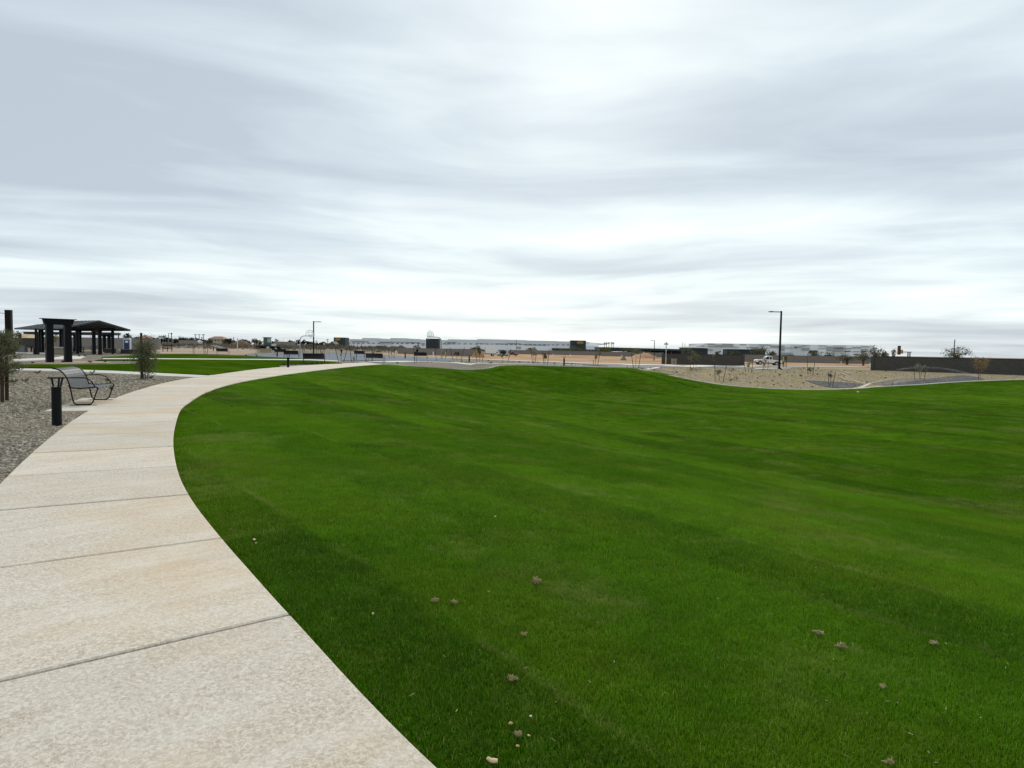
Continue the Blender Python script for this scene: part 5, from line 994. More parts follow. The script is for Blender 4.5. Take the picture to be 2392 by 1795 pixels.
for px, yt, w, Y, lf, n, lb in (
    (327, 788, 36, 380, M_olv, 260, 'low olive trees right of the date palm, above the tan wall'), (355, 790, 30, 360, M_olv, 240, 'olive tree behind the dense dark stake shrub'), (384, 784, 22, 330, M_drk, 240, 'dark tree left of the tall fan palm'), (411, 791, 16, 340, M_drk, 200, 'dark tree right of the tall fan palm'), (432, 789, 26, 460, M_olv, 240, 'grey green tree left of the flat topped palms'), (452, 789, 22, 470, M_drk, 220, 'dark tree below the leftmost flat topped palm'), (478, 794, 16, 460, M_drk, 180, 'dark tree just left of the cream two storey house'), (511, 787.5, 16, 540, M_olv, 180, 'tree rising behind the cream two storey house'), (534, 790.5, 13, 400, M_drk, 180, 'dark round tree right of the cream house'), (556, 794, 24, 420, M_brn, 220, 'brown tree above the dirt pile'), (579, 795.5, 14, 460, M_drk, 150, 'low dark tree right of the dirt pile'), (594, 791.5, 15, 430, M_olv, 200, 'olive tree left of the backhoe'), (637, 796, 8, 480, M_olv, 100, 'small tree right of the backhoe'), (648, 792, 9, 480, M_olv, 120, 'rounded tree second to the right of the backhoe'), (667, 798.5, 20, 520, M_drk, 160, 'low dark tree below the far power pole'), (686, 797.5, 14, 420, M_brs, 180, 'grey tree just left of the left hoop'), (697, 793, 11, 440, M_drk, 180, 'tall dark tree behind the left hoop post'), (708, 793.5, 12, 440, M_drk, 200, 'tall dark tree right of the left hoop post'), (719, 796.5, 7, 430, M_drk, 120, 'narrow dark tree left of the bronze street lamp'), (740, 801, 12, 460, M_drk, 150, 'small dark tree right of the bronze street lamp'), (752, 799, 14, 460, M_drk, 180, 'dark round tree between bronze lamp and dark office block'), (672, 806, 30, 300, M_brs, 200, 'grey brush below the left hoop'), (722, 805, 40, 280, M_brs, 300, 'broad grey brush behind the left hoop and lamp'), (760, 808, 34, 300, M_brn, 240, 'brown brush in front of the dark gabled roof'), (815, 808, 22, 330, M_brn, 160, 'brown brush at the foot of the left dark office block'), (848, 810, 36, 330, M_brs, 200, 'grey brush in front of the warehouse entry'), (889, 809.5, 26, 340, M_olv, 200, 'olive hedge below the dark warehouse canopies'), (938, 806.5, 14, 260, M_olv, 160, 'olive tree at the left end of the grey court wall'), (976, 806.5, 15, 260, M_olv, 160, 'olive tree above the grey wall left of the right hoop'), (1110, 809, 26, 300, M_olv, 220, 'spreading olive tree above the right end of the grey court wall'), (1243, 812, 22, 370, M_olv, 180, 'olive tree behind the grey wall and tan leafed sapling'), (1310, 815.5, 30, 420, M_yel, 180, 'yellow green hedge left of the right dark office block'), (1351, 808, 34, 420, M_olv, 260, 'olive tree in front of the dark office block with the right yellow oval'), (1411, 812.5, 30, 330, M_yel, 260, 'yellow green tree at the left end of the dark canopy'), (1470, 813, 36, 330, M_olv, 220, 'olive tree below the middle of the dark canopy'), (1603, 812, 30, 420, M_olv, 200, 'pale olive tree behind the dark middle wall'), (1676, 818, 12, 300, M_olv, 120, 'small olive tree peeping over the dark middle wall'), (1715, 817, 22, 330, M_olv, 200, 'olive tree over the right end of the dark middle wall'), (1772, 810, 42, 280, M_olv, 420, 'big olive tree behind the white pickup cab'), (1803, 819, 24, 290, M_olv, 200, 'olive tree between the pickup and the street lamp'), (1850, 829, 16, 290, M_drk, 120, 'low dark tree right of the street lamp over the grey wall'), (1902, 820, 28, 270, M_olv, 280, 'olive tree behind the grey wall left of the parked cars'), (1939, 824, 28, 270, M_brs, 260, 'grey brush tree behind the grey wall'), (1980, 826, 46, 170, M_brs, 460, 'wide grey brush tree near the end of the grey wall'), (2018, 824, 34, 160, M_olv, 320, 'olive brush just left of the long dark right wall'), (2044, 810, 36, 170, M_brs, 420, 'tall olive tree behind the left end of the long dark right wall'), (2066, 817, 24, 165, M_olv, 320, 'low rounded tree behind the right wall, left of the yellow machine'), (2088, 817.5, 14, 165, M_brs, 140, 'grey bush behind the right wall beside the yellow machine')):
    far_tree(px, yt, w, Y, lf, lb, n)
for px, yt, w, Y, lf, lb in ((318, 786, 18, 340, M_drk, 'dark tree touching the right of the date palm'), (342, 788, 22, 390, M_brn, 'brown tree behind the stake of the dark shrub'), (368, 788.5, 20, 350, M_drk, 'dark tree between the shrub stake and the wooden barrier'), (395, 789, 20, 380, M_olv, 'olive tree at the foot of the tall fan palm'), (421, 788, 16, 430, M_drk, 'narrow dark tree right of the tall fan palm'), (442, 787.5, 18, 480, M_brn, 'brown tree left of the flat topped palms'), (466, 790, 18, 470, M_drk, 'dark tree under the middle flat topped palm'), (488, 792, 14, 455, M_olv, 'olive tree at the left wall of the cream house'), (526, 792, 16, 440, M_olv, 'olive tree at the right wall of the cream house'), (545, 793, 16, 430, M_brn, 'brown tree left of the tall pale post'), (572, 793, 18, 440, M_olv, 'olive tree behind the right slope of the brown dirt pile'), (604, 794, 16, 450, M_drk, 'dark tree just left of the backhoe cab'), (657, 796, 16, 500, M_olv, 'olive tree over the pale tan wall'), (678, 795.5, 16, 460, M_drk, 'dark tree left of the left hoop post'), (728, 798, 14, 450, M_olv, 'olive tree at the bronze street lamp'), (764, 801.5, 16, 440, M_brs, 'grey tree left of the dark gabled roof')):
    far_tree(px, yt, w, Y, lf, lb, 260)
far_tree(2236, 812, 48, 150, M_brs, 'spreading desert tree with a bare pole behind the long dark right wall', 620, .62, bare=True)
far_tree(118, 778, 26, 128, M_olv, 'small tree above the tan roof behind the near swing', 160)
far_tree(46, 771, 12, 130, M_drk, 'small dark tree above the tan roof right of the tall dark post', 120)
M_belt = leaf_mat('dry_scrub', (.12, .1, .07), (.26, .22, .165), .1)
bs = MB(); rngb = np.random.default_rng(44)
for x0, x1, Y0, Y1, n_, hh in ((300, 940, 215, 430, 520, 1.9), (1395, 1560, 310, 420, 90, 1.6), (1735, 2060, 205, 300, 160, 1.5), (380, 700, 170, 215, 60, .7)):
    for _ in range(n_):
        px = rngb.uniform(x0, x1); Y = rngb.uniform(Y0, Y1); q = gnd(px, Y); h = hh*rngb.uniform(.4, 1.25); leaf_cloud(bs, (q.x, q.y, q.z+h*.42), (h*1.6, h*1.2, h*.52), 56, h*.2, rngb)
tag(bs.build('distant_brush', M_belt), None, None, None, 'stuff')
def palm(px, ytop, crownpx, Y, label, flat=False, n=26, group='palms on the horizon', fan=False):
    p = gnd(px, Y); k = px2(Y); H = pt(px, ytop, Y).z-p.z; R = crownpx*k/2; r = thing('palm_tree', p, label, 'palm', group); rng = np.random.default_rng(int(px))
    zc_ = H-R*(.3 if flat else .85)
    b = MB(); b.tube([(0, 0, -.3), (.1, 0, zc_*.5), (0, 0, zc_)], [.34, .26, .22], 7); b.build('trunk', M_bark, r)
    b = MB()
    for j in range(n):
        a = 2*PI*j/n+rng.uniform(-.15, .15); e = rng.uniform(.05, .35) if flat else rng.uniform(-.7, 1.35); l = R*rng.uniform(.85, 1.05); d = Vector((math.cos(a)*math.cos(e), math.sin(a)*math.cos(e), math.sin(e))); w = Vector((-math.sin(a), math.cos(a), 0))*l*(.2 if fan else .13)
        c0 = Vector((0, 0, zc_)); m_ = c0+d*l*.55+Vector((0, 0, l*.1)); e_ = c0+d*l-Vector((0, 0, l*.22)); u_ = Vector((0, 0, l*.05)); b.add([c0, m_-w-u_, m_+u_, m_+w-u_, e_-u_], [(0, 1, 2), (0, 2, 3), (1, 4, 2), (2, 4, 3)])
    b.build('fronds', M_drk, r); return r
palm(298, 776, 26, 220, 'thick date palm right of the shelter, above the portable toilet', n=44)
palm(401, 777, 6.5, 420, 'tall fan palm with a small round crown left of the flat topped palms', fan=True, n=30)
for px, w, lb in ((457, 8.5, 'leftmost flat topped palm above the far houses'), (465.5, 9, 'middle flat topped palm above the far houses'), (475.5, 10, 'rightmost flat topped palm above the far houses')): palm(px, 781.5, w, 520, lb, True, 22)
palm(472, 787, 5, 500, 'small fan palm below the flat topped palms', fan=True); palm(546, 787.7, 4, 520, 'thin fan palm right of the dark round tree', fan=True); palm(555, 790.3, 4, 520, 'thin fan palm left of the dirt pile', fan=True); palm(245, 776, 9, 300, 'fan palm seen between the shelter columns', fan=True); palm(277, 776, 9, 300, 'fan palm at the right edge of the shelter roof', fan=True)
for k, (px, lb) in enumerate(((1412, 'leftmost'), (1416.5, 'second from the left'), (1422, 'middle'), (1428, 'second from the right'), (1432, 'rightmost'))): palm(px, 798.8, 9, 620, '%s of the five drooping palms above the dark canopy' % lb, False, 20, 'row of palms above the dark canopy')

# dirt and rubble piles
def pile(px, ytop, wpx, Y, m, label, name='dirt_pile', cat='dirt pile'):
    p = gnd(px, Y); k = px2(Y); H = pt(px, ytop, Y).z-p.z; w = wpx*k; rng = np.random.default_rng(int(px)); r = thing(name, p, label, cat); b = MB(); nx, ny = 22, 10; v = []; f = []
    for j in range(ny):
        for i in range(nx):
            u, q = i/(nx-1)*2-1, j/(ny-1)*2-1; h = H*max(0, (1-abs(u)**1.7))*max(0, 1-q*q)*(1+.12*rng.normal())-.15; v.append((u*w/2, q*min(w, 14)/2, h))
    for j in range(ny-1):
        for i in range(nx-1): f.append((j*nx+i, j*nx+i+1, (j+1)*nx+i+1, (j+1)*nx+i))
    b.add(v, f); b.build('heap', m, r, True)
M_brdirt = dirt_mat('brown_spoil', [(.1, .065, .042), (.17, .11, .072), (.24, .165, .11)], .3); M_grdirt = dirt_mat('grey_spoil', [(.13, .125, .105), (.2, .19, .165), (.27, .25, .22)], .2)
pile(565, 796, 62, 270, M_brdirt, 'tall brown dirt pile left of the backhoe'); pile(437, 806.5, 44, 250, M_grdirt, 'left grey green spoil heap beyond the upper lawn'); pile(487, 805, 76, 255, M_grdirt, 'wide grey green spoil heap below the cream house'); pile(1118, 815, 34, 190, M_dirt, 'orange dirt heap below the white box truck'); pile(1457, 831.3, 16, 180, M_grdirt, 'small grey rubble heap on the orange dirt field')
pile(1505, 824.5, 70, 250, M_dirt, 'orange dirt bank behind the thin lamp post')

# ================================================================== VEHICLES AND PEOPLE
def wheel(parent, x, y, r=.38, w=.26):
    b = MB(); b.tube([(x, y-w/2, r), (x, y+w/2, r)], r, 20); ty = b.build('wheel', M_rubber, parent); b = MB(); s = -1 if y < 0 else 1; b.tube([(x, y+s*w*.3, r), (x, y+s*w*.54, r)], r*.6, 14); b.build('rim', M_galv, ty)
def pickup(p, rz, label, sc=1.0):
    r = thing('pickup_truck', p, label, 'pickup truck', None, rz); r.scale = (sc,)*3
    # x forward
    body = [(-2.75, .62), (-2.75, 1.08), (-.72, 1.12), (-.7, 1.1), (1.0, 1.14), (2.2, 1.06), (2.62, .98), (2.72, .78), (2.7, .5), (2.15, .45), (2.1, .72), (1.9, .86), (1.6, .86), (1.42, .72), (1.36, .45), (-1.1, .45), (-1.16, .72), (-1.36, .88), (-1.7, .88), (-1.9, .72), (-1.96, .52)]
    b = MB(); b.prism(body, -.93, .93); b.build('body', M_white, r, bevel=.04)
    cab = [(-.7, 1.12), (-.62, 1.76), (-.45, 1.84), (.35, 1.84), (.55, 1.78), (1.12, 1.14)]
    b = MB(); b.prism(cab, -.8, .8); b.build('cab', M_white, r, bevel=.05)
    for s in (-1, 1):
        for prof in ([(.02, 1.2), (.02, 1.7), (.42, 1.7), (.86, 1.2)], [(-.55, 1.2), (-.5, 1.7), (-.1, 1.7), (-.1, 1.2)]): b = MB(); b.prism(prof, s*.805-.012, s*.805+.012); b.build('side_window', M_glass, r)
        b = MB(); b.box((0, s*.94, .43), (2.4, .1, .12)); b.build('running_board', M_black, r)
        b = MB(); b.prism([(-.62, .52), (-.62, 1.1), (.92, 1.12), (.92, .52)], s*.935-.012, s*.935+.012); d = b.build('door', M_white, r); b = MB(); b.box((-.4, s*.955, 1.0), (.16, .03, .04)); b.build('handle', M_black, d)
        b = MB(); b.box((.98, s*1.05, 1.22), (.14, .2, .18)); b.build('mirror', M_black, r)
        b = MB(); b.box((2.66, s*.68, .86), (.12, .36, .18)); b.build('headlight', M_galv, r); b = MB(); b.box((-2.76, s*.82, .88), (.06, .16, .3)); b.build('tail_light', mat('red_lens', (.25, .015, .012), .3), r)
        wheel(r, 1.75, s*.84); wheel(r, -1.53, s*.84)
    b = MB(); b.add([(1.1, -.7, 1.17), (1.1, .7, 1.17), (.58, .66, 1.76), (.58, -.66, 1.76)], [(0, 1, 2, 3)]); b.add([(1.11, -.7, 1.17), (1.11, .7, 1.17), (.59, .66, 1.76), (.59, -.66, 1.76)], [(3, 2, 1, 0)]); b.build('windscreen', M_glass, r)
    b = MB(); b.box((-1.72, 0, 1.1), (1.85, 1.6, .05)); b.build('bed_liner', M_black, r)
    b = MB(); b.box((2.74, 0, .55), (.14, 1.84, .2)); b.build('bumper', M_greymetal, r); b = MB(); b.box((-2.84, 0, .58), (.16, 1.8, .18)); b.build('bumper', M_black, r)
    b = MB(); b.box((0, 0, .42), (5.0, 1.2, .2)); b.build('chassis', M_black, r)
    b = MB(); b.box((.1, 0, 1.92), (.5, .9, .12)); b.build('light_bar', M_galv, r); return r
p = at(1793, 853.2); pk = pickup(p, PI-.16, 'white pickup truck parked on the dirt behind the black street lamp')
L_ = 62*px2(p.y); pk.scale = (L_/5.5,)*3; pk.rotation_euler = (0, rad(-2.2), PI-.1)
# person in a hi-vis vest behind the pickup
def person(p, H, rz, label):
    r = thing('person', p, label, 'person', None, rz); me = bpy.data.meshes.new('body'); k = H/1.75
    V = [(0, 0, .95), (0, 0, 1.15), (0, 0, 1.38), (0, 0, 1.5), (0, 0, 1.58), (0, -.01, 1.68), (.1, 0, .9), (.11, 0, .5), (.12, .02, .08), (.12, -.12, .04), (-.1, 0, .9), (-.11, -.03, .5), (-.12, .03, .08), (-.12, -.1, .04), (.19, 0, 1.4), (.25, .03, 1.14), (.24, -.08, .9), (.24, -.12, .8), (-.19, 0, 1.4), (-.25, .03, 1.14), (-.22, -.1, .92), (-.2, -.16, .83)]
    E = [(0, 1), (1, 2), (2, 3), (3, 4), (4, 5), (0, 6), (6, 7), (7, 8), (8, 9), (0, 10), (10, 11), (11, 12), (12, 13), (2, 14), (14, 15), (15, 16), (16, 17), (2, 18), (18, 19), (19, 20), (20, 21)]
    Rr = [.15, .14, .16, .065, .075, .1, .09, .065, .05, .045, .09, .065, .05, .045, .07, .05, .04, .04, .07, .05, .04, .04]
    me.from_pydata([tuple(c*k for c in v) for v in V], E, []); o = bpy.data.objects.new('body', me); COL.objects.link(o); o.parent = r
    sk = o.modifiers.new('skin', 'SKIN'); sv = me.skin_vertices[0].data
    for i, q in enumerate(Rr): sv[i].radius = (q*k, q*k*(.8 if i in (0, 1, 2) else 1))
    sv[0].use_root = True; o.modifiers.new('sub', 'SUBSURF').levels = 1; o.modifiers['sub'].render_levels = 1
    me.materials.append(mat('dark_work_clothes', (.05, .05, .06), .9))
    b = MB(); b.tube([(0, 0, .93*k), (0, 0, 1.15*k), (0, 0, 1.4*k), (0, 0, 1.5*k)], [.19*k, .185*k, .2*k, .1*k], 12); b.build('safety_vest', mat('hi_vis_vest', (.55, .62, .08), .7, .1, 5), r)
    b = MB(); b.ball((0, 0, 1.74*k), (.12*k, .14*k, .09*k), 10, 6); b.build('hard_hat', M_white, r)
p = at(1829.5, 856); person(p, pt(1829.5, 836.3, p.y).z-p.z, 2.4, 'person in a yellow safety vest standing behind the white pickup')
def box_truck(p, rz, label, L=6.0, boxm=None):
    r = thing('box_truck', p, label, 'truck', None, rz)
    b = MB(); b.box((-.8, 0, 2.0), (L*.66, 2.3, 2.3)); b.build('cargo_box', boxm or M_white, r); b = MB(); b.prism([(L*.26, .6), (L*.26, 2.3), (L*.38, 2.35), (L*.46, 1.6), (L*.56, 1.4), (L*.57, .6)], -1.05, 1.05); b.build('cab', M_white, r, bevel=.05)
    for s in (-1, 1):
        b = MB(); b.prism([(L*.29, 1.5), (L*.29, 2.15), (L*.37, 2.15), (L*.44, 1.5)], s*1.06-.01, s*1.06+.01); b.build('side_window', M_glass, r); wheel(r, L*.4, s*.95, .45, .3); wheel(r, -L*.26, s*.95, .45, .3)
    b = MB(); b.box((-.4, 0, .72), (L*.9, 1.6, .25)); b.build('chassis', M_black, r); return r
box_truck(gnd(1141, 222), PI+.15, 'white box truck parked on the dirt at the right end of the grey court wall', 5.2)
def car(p, rz, label, m, sc=1.0, van=False):
    r = thing('parked_car', p, label, 'car', 'cars parked beyond the walls', rz); r.scale = (sc,)*3
    b = MB(); b.prism([(-2.2, .35), (-2.25, .9), (-1.2, .98), (.9, .98), (2.1, .85), (2.25, .6), (2.2, .35)], -.88, .88); b.build('body', m, r, bevel=.05)
    b = MB(); b.prism([(-2.1, .95), (-1.95, 1.75), (.3, 1.8), (1.1, .98)] if van else [(-1.75, .95), (-1.1, 1.45), (.2, 1.48), (1.05, .95)], -.76, .76); ca = b.build('cabin', m, r, bevel=.04)
    for s in (-1, 1):
        b = MB(); b.prism([(-1.5, 1.02), (-1.05, 1.38), (.15, 1.4), (.75, 1.02)], s*.77-.01, s*.77+.01); b.build('side_window', M_glass, ca); wheel(r, 1.4, s*.8, .33, .22); wheel(r, -1.4, s*.8, .33, .22)
for px, Y, rz, m, van, lb in ((1872, 235, .1, M_white, True, 'long white car behind the grey wall, right of the street lamp'), (1892, 236, .1, M_white, False, 'second white car behind the grey wall'), (1914, 238, .1, M_white, True, 'white car right of the olive tree behind the grey wall'), (1931, 240, .1, M_offwhite, False, 'rightmost pale car behind the grey wall'), (1745, 240, .1, M_white, True, 'white vehicle roof over the wall left of the pickup'), (1158, 232, PI, M_white, False, 'low white car right of the white box truck'), (1175, 226, .2, M_offwhite, False, 'pale car behind the bushy dark sapling'), (1196, 240, .1, mat('red_car_paint', (.2, .03, .02), .35), False, 'dark red car left of the slim dark pole')):
    q = gnd(px, Y); car(q, rz, lb, m, 1.0, van)
tr = thing('equipment_trailer', gnd(1183, 236), 'dark flat trailer loaded with equipment right of the box truck', 'trailer', None, .1); b = MB(); b.box((0, 0, .8), (7, 2.2, .25)); b.build('deck', M_black, tr)
for x in (-2.2, -.6, 1.2): b = MB(); b.box((x, 0, 1.4), (1.2, 1.6, random.uniform(.8, 1.5))); b.build('load_crate', M_greymetal, tr)
for s in (-1, 1): wheel(tr, -1.2, s*.9, .4); wheel(tr, -.2, s*.9, .4)
# backhoe at the left
bh = thing('backhoe', gnd(626, 165), 'backhoe with a tall glazed cab beside the dirt pile', 'backhoe', None, 1.0); M_tanpaint = mat('faded_tan_paint', (.4, .33, .22), .5, .15, 1)
b = MB(); b.box((-.2, 0, 2.2), (1.4, 1.4, 2.1), taper=.9); ca = b.build('cab', mat('green_cab_paint', (.06, .09, .07), .5), bh)
for s in (-1, 1): b = MB(); b.box((-.2, s*.63, 2.6), (1.0, .1, 1.0)); b.build('cab_window', mat('pale_glass', (.35, .42, .4), .2), ca)
b = MB(); b.box((-.2, 0, 3.3), (1.6, 1.6, .12)); b.build('cab_roof', M_black, bh); b = MB(); b.box((1.3, 0, 1.35), (1.5, 1.0, .9)); b.build('hood', M_offwhite, bh); b = MB(); b.box((0, 0, .95), (4.6, 1.1, .5)); b.build('chassis', M_black, bh)
for s in (-1, 1): wheel(bh, -.9, s*.9, .75, .5); wheel(bh, 1.5, s*.85, .55, .35)
b = MB(); b.tube([(-1.4, 0, 1.2), (-2.3, 0, 2.6), (-3.1, 0, 1.4)], [.16, .14, .1], 6); b.build('boom', M_tanpaint, bh); b = MB(); b.prism([(-3.5, .5), (-3.0, .5), (-2.9, 1.1), (-3.3, 1.3)], -.4, .4); b.build('bucket', M_black, bh); b = MB(); b.prism([(2.4, .2), (3.1, .2), (2.9, 1.0), (2.4, 1.1)], -1.0, 1.0); b.build('loader_bucket', M_black, bh)
st = thing('timber_stack', gnd(621, 128), 'stack of pale timber in front of the backhoe', 'timber stack', None, .05); n = 0
for z in range(3):
    for y in range(2): b = MB(); b.box((random.uniform(-.08, .08), y*.36, .12+z*.27), (2.1, .3, .22)); b.build('beam', M_tanwood, st)
# yellow machine behind the right wall
lo = thing('yellow_loader', gnd(2108, 120), 'yellow construction machine rising above the right wall', 'loader'); M_cat = mat('machine_yellow', (.5, .28, .03), .5, .12, 2)
zt = pt(2100, 809.5, 120).z-lo.location.z
b = MB(); b.box((-.6, 0, zt-.7), (.32, .5, 1.6)); b.build('mast', mat('dark_rust_steel', (.09, .04, .02), .7, .3, 3), lo); b = MB(); b.box((-.25, 0, zt-.95), (.45, .5, .7)); b.build('cylinder', M_cat, lo); b = MB(); b.box((-.2, 0, 1.0), (2.6, 1.6, .9)); b.build('body', M_cat, lo); b = MB(); b.box((.55, 0, zt-1.0), (1.5, 1.4, .1)); b.build('canopy', M_black, lo)
for x in (1.2,):
    for s in (-.5, .5): b = MB(); b.box((x, s*.6, zt/2-.02), (.14, .14, zt-2.0)); b.build('canopy_post', M_black, lo)
for s in (-1, 1): wheel(lo, -1, s*.9, .55, .4); wheel(lo, 1, s*.9, .55, .4)

# cabinets, markers and electrical boxes
def cabinet(px, py, wpx, hpx, m, label, name='utility_cabinet', dr=True):
    p = at(px, py); k = px2(p.y); r = thing(name, p, label, 'cabinet'); w, h = wpx*k, hpx*k; b = MB(); b.box((0, 0, h/2), (w, w*.6, h)); b.build('housing', m, r, bevel=.015); b = MB(); b.box((0, 0, h+.03), (w*1.08, w*.7, .06)); b.build('lid', m, r)
    for s in (-1, 1): b = MB(); b.box((s*w*.24, -w*.31, h*.5), (w*.44, .03, h*.86)); d = b.build('door', m, r); b = MB(); b.box((s*w*.06, -w*.33, h*.5), (.04, .04, h*.12)); b.build('handle', M_black, d)
cabinet(770, 829.5, 7.8, 9, M_offwhite, 'white utility cabinet beside the court, left of the splayed stakes')
cabinet(1574, 852, 11.5, 12.5, mat('tan_cabinet', (.3, .25, .19), .8, .2, 3), 'left tan utility cabinet before the dark middle wall'); cabinet(1645.5, 852.5, 8, 11, mat('tan_cabinet', (.3, .25, .19)), 'right tan utility cabinet before the dark middle wall')
def marker(px, py, wpx, hpx, m, label):
    p = at(px, py); k = px2(p.y); r = thing('marker_post', p, label, 'marker post', 'marker posts on the dirt'); b = MB(); b.tube([(0, 0, -.05), (0, 0, hpx*k*.9)], wpx*k/2, 10); b.build('post', m, r); b = MB(); b.ball((0, 0, hpx*k*.9), (wpx*k*.52, wpx*k*.52, hpx*k*.1), 10, 6); b.build('cap', m, r)
M_ylw = mat('faded_yellow_plastic', (.5, .36, .1), .6, .1, 4)
marker(1012, 831.5, 2.2, 9.5, M_white, 'slim white marker post left of the right hoop post'); marker(1041, 832.8, 4, 8.5, M_ylw, 'stout yellow marker post right of the right hoop post'); marker(925.5, 829, 3, 10, M_offwhite, 'pale marker post at the left end of the grey court wall'); marker(1332, 832.6, 2.6, 4, M_white, 'white marker on the dirt above the lone bollard'); marker(1292, 831, 2, 3.5, M_white, 'small white marker left of the lone bollard on the dirt'); marker(1964.5, 850.2, 2, 7.5, M_offwhite, 'pale slim marker post on the far dirt, left of the right wall'); marker(1452, 834, 3, 4, M_offwhite, 'pale marker beside the grey rubble heap'); marker(2032.5, 858, 3.2, 9, M_white, 'white post end against the left end of the right wall'); marker(554.8, 821, 2, 29, M_offwhite, 'tall pale post in front of the brown dirt pile')
# silt fence / dig line at the left of the court
fe = thing('low_barrier', gnd(391, 120), 'brown wooden barrier frames on the pink dirt behind the dark shrub', 'barrier')
for k in range(3): b = MB(); b.box((-.8+k*.8, 0, .65), (.1, .1, 1.3)); b.build('post', M_wood, fe)
for z in (.5, 1.1): b = MB(); b.box((0, .1, z), (1.8, .06, .13)); b.build('rail', M_wood, fe)

# drain head, white stone, sprinkler and its spray
p = at(2023.5, 895.5); r = thing('drain_headwall', p, 'small white drain headwall where the gravel rills meet the spillway', 'drain'); b = MB(); b.box((0, 0, .18), (.3, .14, .26), -.3); b.build('headwall', M_walk, r); b = MB(); b.tube([(0, -.2, .16), (0, .1, .12)], .05, 12); b.build('pipe', M_black, r)
for k, (a, e, lb) in enumerate((((1962, 866), (1985, 874.5), 'upper pale erosion log above the drain'), ((1962, 872), (1980, 880), 'second pale erosion log above the drain'), ((1975, 878), (1996, 887), 'longest dark edged erosion log above the drain'), ((1958, 881), (1976, 889.5), 'left lower erosion log above the rock apron'), ((1966, 884), (1986, 892), 'lowest erosion log above the rock apron'))):
    A_, B_ = at(*a), at(*e); r = thing('erosion_log', A_, lb, 'erosion log', 'erosion logs above the drain'); b = MB(); b.tube([Vector((0, 0, .05)), (B_-A_)*.5+Vector((0, 0, .07)), B_-A_+Vector((0, 0, .05))], .055, 7); b.build('roll', mat('straw_roll', (.42, .36, .26), .9, .25, 5), r)
def spray(px, py, reach, az, label, n, H, spread):
    p = at(px, py); rng = np.random.default_rng(int(px)); r = thing('sprinkler_head', p, label, 'sprinkler', 'lawn sprinklers'); b = MB(); b.tube([(0, 0, 0), (0, 0, .14)], .035, 8); b.build('riser', M_black, r); b = MB(); b.tube([(0, 0, .14), (0, 0, .2)], .045, 8); b.build('nozzle', M_black, r)
    m = MB()
    for _ in range(n):
        u = .02+.8*rng.uniform()**1.7; a = az+rng.normal(0, spread*(.4+.6*u)); x = reach*u; z = .2+4*H*u*(1-u)*rng.uniform(.86, 1.05)+rng.normal(0, .05); s = rng.uniform(.002, .0045); c_ = Vector((x*math.cos(a), x*math.sin(a), max(.02, z)))
        d = Vector((math.cos(a), math.sin(a), .5-u)).normalized()*s*2.2
        m.add([c_-d, c_+Vector((0, 0, s)), c_+d, c_-Vector((0, 0, s)), c_+Vector((s, s, 0)), c_-Vector((s, s, 0))], [(0, 1, 4), (1, 2, 4), (2, 3, 4), (3, 0, 4), (1, 0, 5), (2, 1, 5), (3, 2, 5), (0, 3, 5)])
    o = m.build('water_spray', M_spray, None); o.location = p; tag(o, None, None, None, 'stuff'); return o
M_spray = bpy.data.materials.new('water_droplets'); t, b_ = pbsdf(M_spray); b_.inputs['Base Color'].default_value = (.8, .84, .86, 1); b_.inputs['Roughness'].default_value = .2; b_.inputs['Alpha'].default_value = .55
spray(2285, 885, 10.0, PI*.86, 'sprinkler head at the lawn edge throwing a high arc towards the left', 6000, 1.0, .14)
spray(2085, 900.5, 11.0, PI*.12, 'sprinkler head beside the spillway misting the grey swale', 4500, .6, .35)

# ------------------------------------------------------------------ turf clods, stones and litter on the lawn
M_straw = leaf_mat('straw_roots', (.38, .3, .14), (.66, .55, .3), .15); M_soil = mat('clod_soil', (.19, .165, .1), .95, .35, 30, .8, 90, spec=0)
def clod(px, py, wpx, label, n=90, up=.6):
    p = at(px, py); k = px2(p.y); R = wpx*k*.31; rng = np.random.default_rng(int(px+py)); r = thing('grass_clod', p+Vector((0, 0, -.012)), label, 'turf clod', 'dry turf clods on the lawn'); b = MB()
    for q in range(4): b.ball((rng.normal(0, R*.28), rng.normal(0, R*.22), R*.2), (R*rng.uniform(.25, .5), R*rng.uniform(.2, .4), R*rng.uniform(.16, .34)), 8, 5, .3)
    b.build('soil', M_soil, r); f = MB(); lean = rng.uniform(0, 2*PI); cs = rng.normal(0, R*.3, (7, 3))
    for j in range(int(n*1.6)):
        a = lean+rng.normal(0, 1.3); d = Vector((math.cos(a), math.sin(a), rng.uniform(-.25, 1.1)*up)).normalized(); c0 = cs[j % 7]; st_ = Vector((c0[0], c0[1], R*rng.uniform(.05, .4))); l = R*rng.uniform(.25, .85)
        md = st_+d*l*.55+Vector(rng.normal(0, R*.1, 3)); en = st_+d*l+Vector(rng.normal(0, R*.16, 3)); en.z = max(en.z, .004); md.z = max(md.z, .006); f.tube([st_, md, en], [.0026, .0024, .0013], 3, False)
    f.build('dry_blades', M_straw, r)
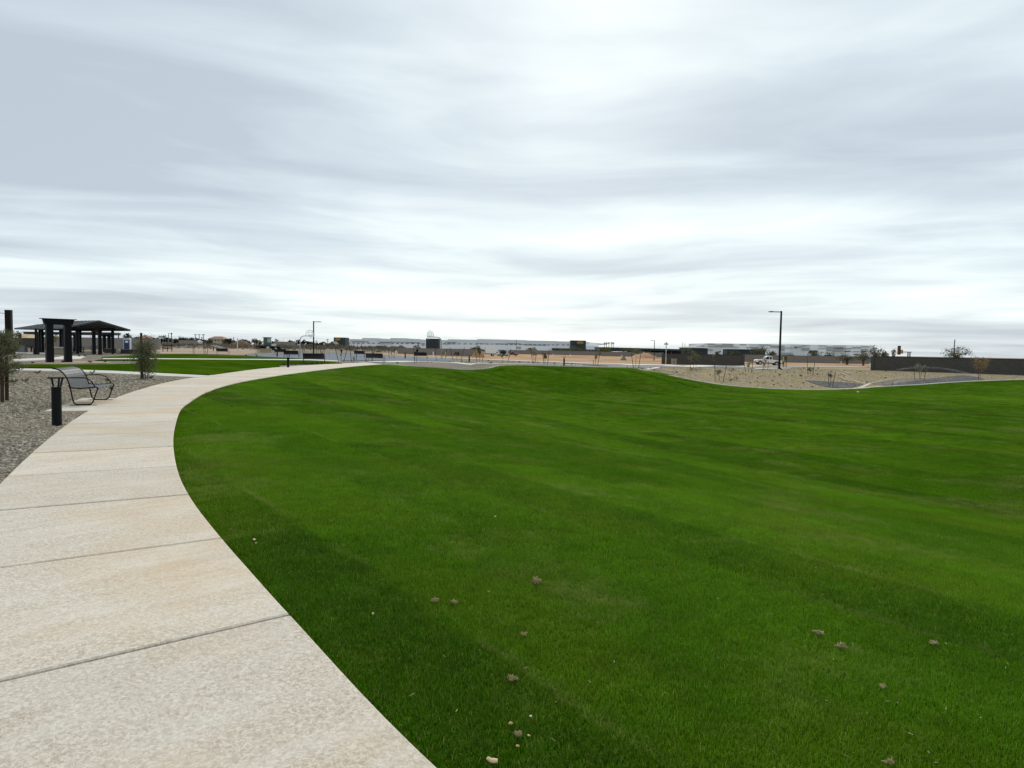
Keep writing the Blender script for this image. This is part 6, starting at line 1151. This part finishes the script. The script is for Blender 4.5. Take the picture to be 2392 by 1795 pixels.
clod(1255, 1356, 44, 'largest dry turf clod on the near lawn, dark hollow below it', 150); clod(1198, 1582, 36, 'straw coloured turf tuft low on the lawn near the path', 110, .9); clod(1211, 1712, 30, 'pale root tuft among small stones at the bottom of the lawn', 100, 1.1); clod(1015, 1400, 34, 'left of a loose pair of dry clods near the path', 50); clod(1060, 1404, 32, 'right of a loose pair of dry clods near the path', 50); clod(1222, 1478, 30, 'flat dark clod between the large clod and the straw tuft', 40); clod(1912, 1476, 34, 'grey brown clod in the dry patch on the right', 80); clod(1962, 1506, 36, 'second clod in the dry patch on the right', 70); clod(2182, 1500, 30, 'clod with a dark hole at the right edge of the dry patch', 60); clod(2077, 1776, 34, 'straw tuft at the bottom right of the lawn', 80, 1.0); clod(2060, 1600, 30, 'flat dry clod left of the scraped bare patch', 50)
def pebble(px, py, wpx, label, m, fl=.6):
    p = at(px, py); R = wpx*px2(p.y)*.4; r = thing('stone', p+Vector((0, 0, -.012)), label, 'stone', 'stones lying on the lawn'); b = MB(); b.ball((0, 0, R*fl*.8), (R, R*.75, R*fl), 9, 6, .22); b.build('rock', m, r)
M_st1 = mat('tan_stone', (.52, .34, .15), .9, .2, 40); M_st2 = mat('pale_stone', (.74, .54, .31), .9, .15, 40); M_st3 = mat('white_stone', (.8, .68, .5), .85, .1, 40)
pebble(1193, 1686, 14, 'round tan stone above the pale root tuft', M_st1); pebble(1235, 1713, 9, 'small pale stone right of the pale root tuft', M_st2); pebble(1240, 1668, 8, 'tiny white stone above right of the root tuft', M_st3); pebble(1209, 1738, 12, 'brown stone just below the pale root tuft', M_st1); pebble(594, 1259, 10, 'pale stone on the grass beside the path joint', M_st2); pebble(598, 1266, 6, 'tiny stone next to the pale one beside the path joint', M_st2); pebble(871, 1431, 8, 'pale stone in the grass left of the loose clods', M_st2, .9); pebble(1157, 1205, 6, 'tiny white stone in the middle of the lawn', M_st3); pebble(2004, 917, 7, 'small white stone on the far lawn below the spillway', M_st3); pebble(1141, 1379, 6, 'tiny tan stone left of the largest clod', M_st1); pebble(1677, 1395, 5, 'tiny white stone left of the dry patch', M_st3)
p = at(1152, 1772); k = px2(p.y); r = thing('sandstone_chip', p+Vector((0, 0, -.014)), 'bent pale sandstone chip at the bottom of the lawn', 'stone'); b = MB(); b.tube([(-14*k, 0, 10*k), (-9*k, 0, 6*k), (-5*k, 0, 3.5*k), (2*k, 0, 3*k), (11*k, 0, 3*k)], [4*k, 5*k, 5.5*k, 6*k, 4.5*k], 8); b.build('rock', M_st2, r)

# loose straw and clippings lying in the turf
fl = MB(); rngf = np.random.default_rng(12); Pn = []
while len(Pn) < 300:
    y = 2.2+13*rngf.uniform()**1.4; x = rngf.uniform(-.5*y-.5, .85*y); Pn.append((x, y))
Pn = np.array(Pn); Pn = Pn[inside(Pn, LAWN)]; Zn = zgv(Pn[:, 0], Pn[:, 1])
for (x, y), z in zip(Pn, Zn):
    l = rngf.uniform(.004, .015); w = rngf.uniform(.001, .002); q = rngf.uniform(0, PI); d = Vector((math.cos(q), math.sin(q), rngf.normal(0, .18)))*l; s = Vector((-math.sin(q), math.cos(q), 0))*w; c = Vector((x, y, z-.003)); m = Vector((0, 0, rngf.uniform(.001, .005)))
    fl.add([c-d-s, c-d+s, c+s+m, c-s+m, c+d], [(0, 3, 2, 1), (3, 4, 2)])
tag(fl.build('straw_clippings', leaf_mat('pale_clippings', (.3, .27, .14), (.66, .62, .42), .2)), None, None, None, 'stuff')
